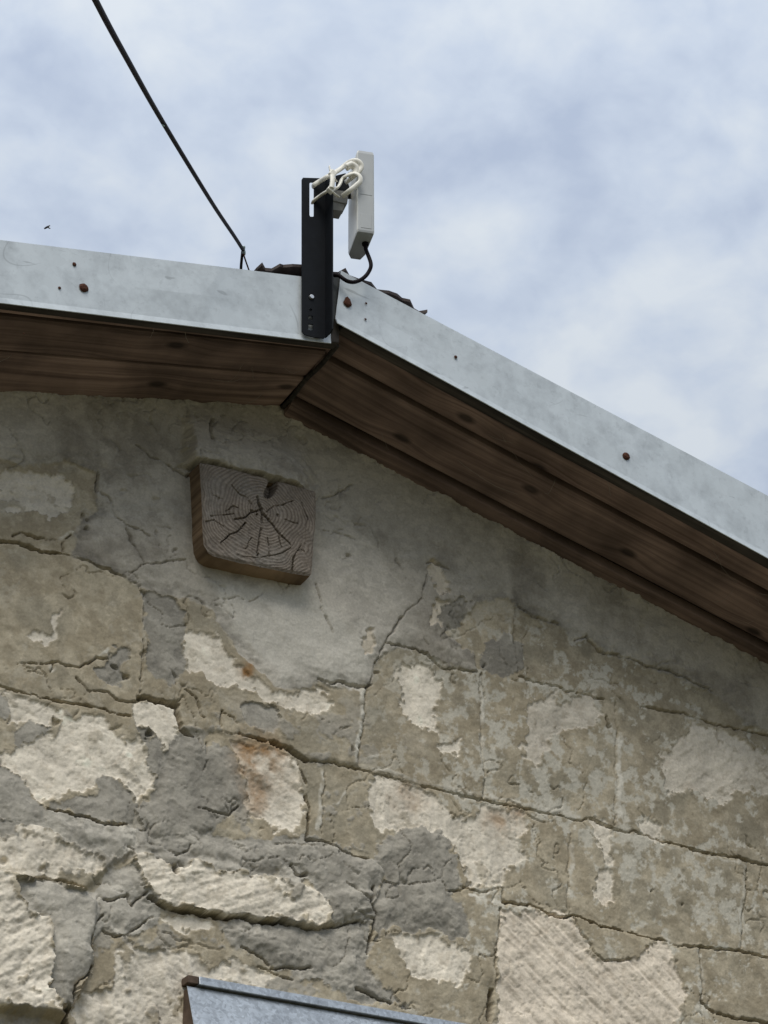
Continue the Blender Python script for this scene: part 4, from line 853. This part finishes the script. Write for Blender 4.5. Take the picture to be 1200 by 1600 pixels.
q = [(a0[0]-0.001, YB+0.0022, a0[2]), (a0[0]-0.001, YB-fl, a0[2]-0.001), (a1[0]-0.001, YB-fl, a1[2]+0.002), (a1[0]-0.001, YB-fl+0.006, a1[2]-0.0015), (a1[0]-0.001, YB+0.0022, a1[2])]
link('side_flange', prism(q, (0.0022, 0, 0), 'flange', 0.0005), M_BLACK, bk)
# spacer block between plate and trim
q = [U(478, 440, YB+0.0024), U(505, 446, YB+0.0024), U(505, 475, YB+0.0024), U(478, 470, YB+0.0024)]
link('spacer', prism(q, (0, 0.004, 0), 'spacer'), M_BLACK, bk)
# added plate right of the bracket; dark colour stands for shade in the gap
q = [U(508, 428, YB+0.004), U(531, 433, YB+0.004), U(523, 492, YB+0.004), U(520, 512, YB+0.004), U(508, 520, YB+0.004)]
link('shade_plate', prism(q, (0, 0.0018, 0), 'shade_panel'), mat('gap_shade_grey', (0.055, 0.06, 0.06), 0.6, 0.2, 0.3, 60), bk)
# bolt
c = U(486.5, 464.5, YB)
bm = bmesh.new(); bmesh.ops.create_cone(bm, cap_ends=True, segments=12, radius1=0.0044, radius2=0.0036, depth=0.004, matrix=Matrix.Translation((c[0], YB-0.001, c[2])) @ Matrix.Rotation(math.pi/2, 4, 'X'))
link('bolt', finish(bm, 'bolt', bevel=0.0004), M_STEEL, bk)

# ------------------------------------------------------------------ wireless antenna unit
YA = YB-0.038                                          # plane of the unit's near corner
n0 = U(558, 361, YA)
yaw = math.radians(-16); wv = Vector((math.cos(yaw), math.sin(yaw), 0)); dv = Vector((-math.sin(yaw), math.cos(yaw), 0))
ztop = U(557, 233, YA)[2]; H = ztop-n0[2]
ant = empty('antenna_unit', n0, 'white outdoor wireless antenna box strapped beside the black bracket', 'antenna')
Wd, Dp = 0.0285, 0.074
def unit():
    # plan outline (w, d), near narrow face at d=0, far edge softly rounded
    pl = [(0.0015, 0), (Wd-0.0015, 0), (Wd, 0.002), (Wd-0.001, Dp*0.8), (Wd-0.006, Dp), (0.006, Dp), (0.0, Dp*0.86), (0, 0.002)]
    bm = bmesh.new(); o = Vector(n0); lev = [(-0.0, 0.94), (0.004, 1.0), (H-0.006, 1.0), (H, 0.92)]; rings = []
    for z, s in lev:
        rings.append([bm.verts.new(o+wv*(Wd/2+(a-Wd/2)*s)+dv*(Dp/2+(b-Dp/2)*(s*0.5+0.5))+Vector((0, 0, z))) for a, b in pl])
    n = len(pl); bm.faces.new(rings[0][::-1]); bm.faces.new(rings[-1])
    for a, b in zip(rings[:-1], rings[1:]):
        for k in range(n): bm.faces.new((a[k], a[(k+1) % n], b[(k+1) % n], b[k]))
    return finish(bm, 'unit', bevel=0.0007, seg=2)
hs = link('housing', unit(), M_PLASTIC, ant)
M_PLGREY = mat('housing_darker_grey', (0.37, 0.39, 0.40), 0.45, 0, 0.05, 25, 0.05, 900, 0.4)
hs.data.materials.append(M_PLGREY)
for p_ in hs.data.polygons:
    if Vector(p_.normal).dot(dv) < -0.75 or p_.normal.z < -0.7: p_.material_index = 1  # near narrow face and underside coloured darker than the other sides
def face_box(w0, w1, z0, z1, proud, name, m, d0=0.0):
    o = Vector(n0); q = [o+wv*w0+dv*(d0-proud)+Vector((0, 0, z0)), o+wv*w1+dv*(d0-proud)+Vector((0, 0, z0)), o+wv*w1+dv*(d0-proud)+Vector((0, 0, z1)), o+wv*w0+dv*(d0-proud)+Vector((0, 0, z1))]
    return link(name, prism(q, dv*(proud+0.001), name, 0.0004), m, ant)
face_box(0.006, Wd-0.005, 0.008, 0.036, 0.0005, 'access_cover', M_PLGREY)
face_box(0.004, Wd-0.004, 0.075, 0.0765, 0.0005, 'seam_ridge', M_PLGREY)
# grommet at the bottom
g = Vector(n0)+wv*0.020+dv*0.028
bm = bmesh.new(); bmesh.ops.create_cone(bm, cap_ends=True, segments=12, radius1=0.0052, radius2=0.0058, depth=0.006, matrix=Matrix.Translation(g+Vector((0, 0, -0.001))))
link('cable_gland', finish(bm, 'gland'), M_CABLE, ant)
# clip moulded on the back of the unit (grey) towards the bracket
YM = YB-0.012
q = [U(517, 296, YM), U(545, 299, YM), U(543, 318, YM), U(536, 317, YM), U(518, 313, YM)]
link('mount_clip', prism(q, (0.006, 0.03, 0), 'clip', 0.0012), M_PLASTIC2, ant)
q = [U(517, 313, YM+0.002), U(539, 317, YM+0.002), U(536, 330, YM+0.002), U(518, 327, YM+0.002)]
link('mount_foot', prism(q, (0.004, 0.022, 0), 'foot', 0.0008), M_PLASTIC2, ant)
q = [U(524, 274, YM+0.004), U(540, 270, YM+0.004), U(548, 300, YM+0.004), U(525, 300, YM+0.004)]
link('mount_arm', prism(q, (0.010, 0.016, 0), 'arm', 0.001), M_BLACK, ant)
# pale plastic hook on the clip
hk = [U(541, 262, YA-0.002), U(549, 258, YA-0.005), U(556, 263, YA-0.006), U(555, 272, YA-0.004), U(546, 274, YA-0.001)]
link('clip_hook', tube(catmull(hk, 6), 0.0062, 10, 0.8), M_NYLON, ant)

# ------------------------------------------------------------------ cable ties
def tie(pts, label, head=None, tail=None):
    P = [U(a, b, y) for a, b, y in pts]
    root = empty('cable_tie', P[0], label, 'cable tie')
    link('strap', tube(catmull(P, 8), 0.0042, 10, 0.58, ref=(0.2, 1, 0.3)), M_NYLON, root)
    if head:
        c = Vector(U(*head)); bm = bmesh.new(); bmesh.ops.create_cube(bm, size=1.0, matrix=Matrix.Translation(c) @ Matrix.Rotation(0.5, 4, 'Y') @ Matrix.Diagonal((0.0115, 0.009, 0.013, 1)))
        link('tie_head', finish(bm, 'head', bevel=0.0018), M_NYLON, root)
    if tail:
        link('tail', tube(catmull([U(*p) for p in tail], 6), 0.0023, 8, 0.6), M_NYLON, root)
y1 = YB-0.006; y2 = YB-0.026; y3 = YA-0.006
tie([(489, 292, YB+0.006), (491, 289, YB-0.002), (500, 283, y1-0.004), (510, 277, y2), (519, 272, y2-0.003), (532, 264, y2-0.003), (543, 255, y3+0.008), (553, 251, y3-0.002), (561, 253, y3-0.006), (565, 260, y3-0.006), (561, 268, y3-0.003), (552, 276, y3+0.004), (540, 285, y2+0.004)],
    'upper cream cable tie from the bracket slot round the antenna', (519, 272, y2-0.004), [(519, 271, y2-0.004), (523, 280, y2-0.006), (526, 284, y2-0.004)])
tie([(489, 317, YB+0.006), (491, 313, YB-0.002), (500, 306, y1-0.004), (509, 300, y2+0.002), (517, 296, y2-0.004), (526, 294, y2-0.004), (531, 288, y2-0.004), (535, 279, y2-0.005), (543, 274, y3+0.004), (554, 271, y3-0.003), (562, 275, y3-0.007), (563, 283, y3-0.007), (556, 290, y3-0.004), (545, 299, y3+0.002), (535, 307, y2)],
    'lower cream cable tie looping onto the antenna front', (517, 296, y2-0.005), [(517, 297, y2-0.006), (524, 304, y2-0.006), (530, 308, y2-0.003)])
tie([(519, 274, y2-0.008), (519.5, 283, y2-0.010), (518, 294, y2-0.010)], 'short upright cable tie joining the two longer ties', None, [(519, 274, y2-0.008), (516, 267, y2-0.004), (514.5, 260, y2-0.002)])

# ------------------------------------------------------------------ data cable from the unit
ypl = YB-0.008
gx = np.array(g)
dc = [gx+np.array([0, 0, -0.001]), gx+np.array([0.001, 0, -0.012]), U(579.5, 412, -0.245), U(576, 425, -0.242), U(567, 435, -0.240), U(555, 440.5, -0.238), U(545, 440, -0.236), U(537, 436, -0.234), U(530, 431, -0.230), U(522, 430, -0.224)]
me = tube(catmull(dc, 8), 0.0032, 10); tag(link('data_cable', me, M_CABLE), 'short black cable curving from the antenna bottom into the ridge', 'cable')

# ------------------------------------------------------------------ overhead cable and its hook
PD = 3.78
hkb = at(380, 421, PD); ap = at(379, 394, PD)
pts = [(380, 391, PD), (366, 369, 3.62), (330, 315, 3.30), (255, 192, 2.75), (200, 95, 2.36), (150, 2, 2.06)]
P = [at(*p) for p in pts]; d = P[-1]-P[-2]; d /= np.linalg.norm(d)
P += [P[-1]+d*0.5+np.array([0, 0, 0.01]), P[-1]+d*1.5+np.array([0, 0, 0.08])]
tag(link('overhead_cable', tube(catmull(P, 10), 0.0030, 12), M_CABLE), 'dark cable stretched across the sky up from the left roof edge', 'cable')
hook = empty('cable_hook', hkb, 'small rusty wire hook on the roof edge holding the dark cable', 'hook')
link('post', tube(catmull([at(376, 430, PD), at(377, 412, PD), at(379, 392, PD)], 6), 0.0024, 8), M_CABLE, hook)
link('stay_wire', tube(catmull([at(380, 396, PD-0.004), at(384, 408, PD), at(391, 428, PD+0.01)], 5), 0.0014, 8), M_RUST, hook)
link('insulator', tube(catmull([at(380.5, 384, PD-0.002), at(380.6, 391, PD-0.002), at(382, 399, PD-0.002)], 6), 0.0030, 10, taper=[0.8, 1, 1.05, 1, 0.9, 0.85, 0.9, 1, 1.05, 1, 0.9, 0.7, 0.5]), M_GLASS, hook)
# little wire barb on the cable
tag(link('wire_twist', tube([at(255, 191, 2.748), at(254, 195, 2.744), at(256, 197, 2.742)], 0.0012, 6), M_GLASS), 'tiny pale wire twist on the middle of the overhead cable', 'wire')

# ------------------------------------------------------------------ insect in flight
ip = at(72.5, 355.5, 2.6); ex = Vector(rt); ez = Vector(up)
bug = empty('flying_insect', ip, 'tiny dark insect flying in the sky above the left trim', 'insect')
o = Vector(ip); a = (ex*0.86+ez*0.5).normalized()
link('body', tube([o-a*0.0030, o-a*0.0015, o+a*0.0005, o+a*0.0025, o+a*0.0034], 0.0011, 8, taper=[0.5, 1, 1.1, 1, 0.5]), M_INSECT, bug)
for s in (1, -1):
    b = (ex*0.9-ez*0.45*s+Vector(fw)*0.3*s).normalized(); r0 = o+a*0.001
    link('wing', tube([r0, r0+b*0.0015, r0+b*0.0035, r0+b*0.0042], 0.0009, 6, 0.12, taper=[0.3, 1, 0.9, 0.2]), M_WEB, bug)

# ------------------------------------------------------------------ cobwebs under the eave
rng = np.random.default_rng(12)
V = []; Fc = []
def strand(p, q, sag, r):
    p, q = Vector(p), Vector(q); n = 8; pts = []
    for i in range(n+1):
        t = i/n; pts.append(p.lerp(q, t)+Vector((0, 0, -sag*4*t*(1-t)))+Vector(rng.normal(size=3)*0.0006))
    me = tube(pts, r, 5); b0 = len(V)
    V.extend([v.co.copy() for v in me.vertices]); Fc.extend([tuple(b0+i for i in p_.vertices) for p_ in me.polygons]); bpy.data.meshes.remove(me)
def sp(side, x, t):
    bot = SB_L if side < 0 else SB_R; wl = LW if side < 0 else RW
    return (x, -OH*(1-t), ln(bot, x)*(1-t)+ln(wl, x)*t-0.001)
for i in range(24):
    s = 1 if rng.random() < 0.75 else -1
    x = xr+s*rng.uniform(0.03, 0.95); t = rng.uniform(0.1, 0.8); dx = rng.normal()*0.05; dt = rng.uniform(-0.3, 0.35)
    strand(sp(s, x, t), sp(s, np.clip(x+dx, xr+0.02, 1.2) if s > 0 else np.clip(x+dx, -1.0, xr-0.02), min(max(t+dt, 0.02), 0.97)), rng.uniform(0.002, 0.012), rng.uniform(0.00015, 0.00035))
tag(link('cobweb', mesh_of(V, Fc, 'web', True), M_WEB), 'dusty cobweb strands hanging under the brown boards', 'cobweb', kind='stuff')
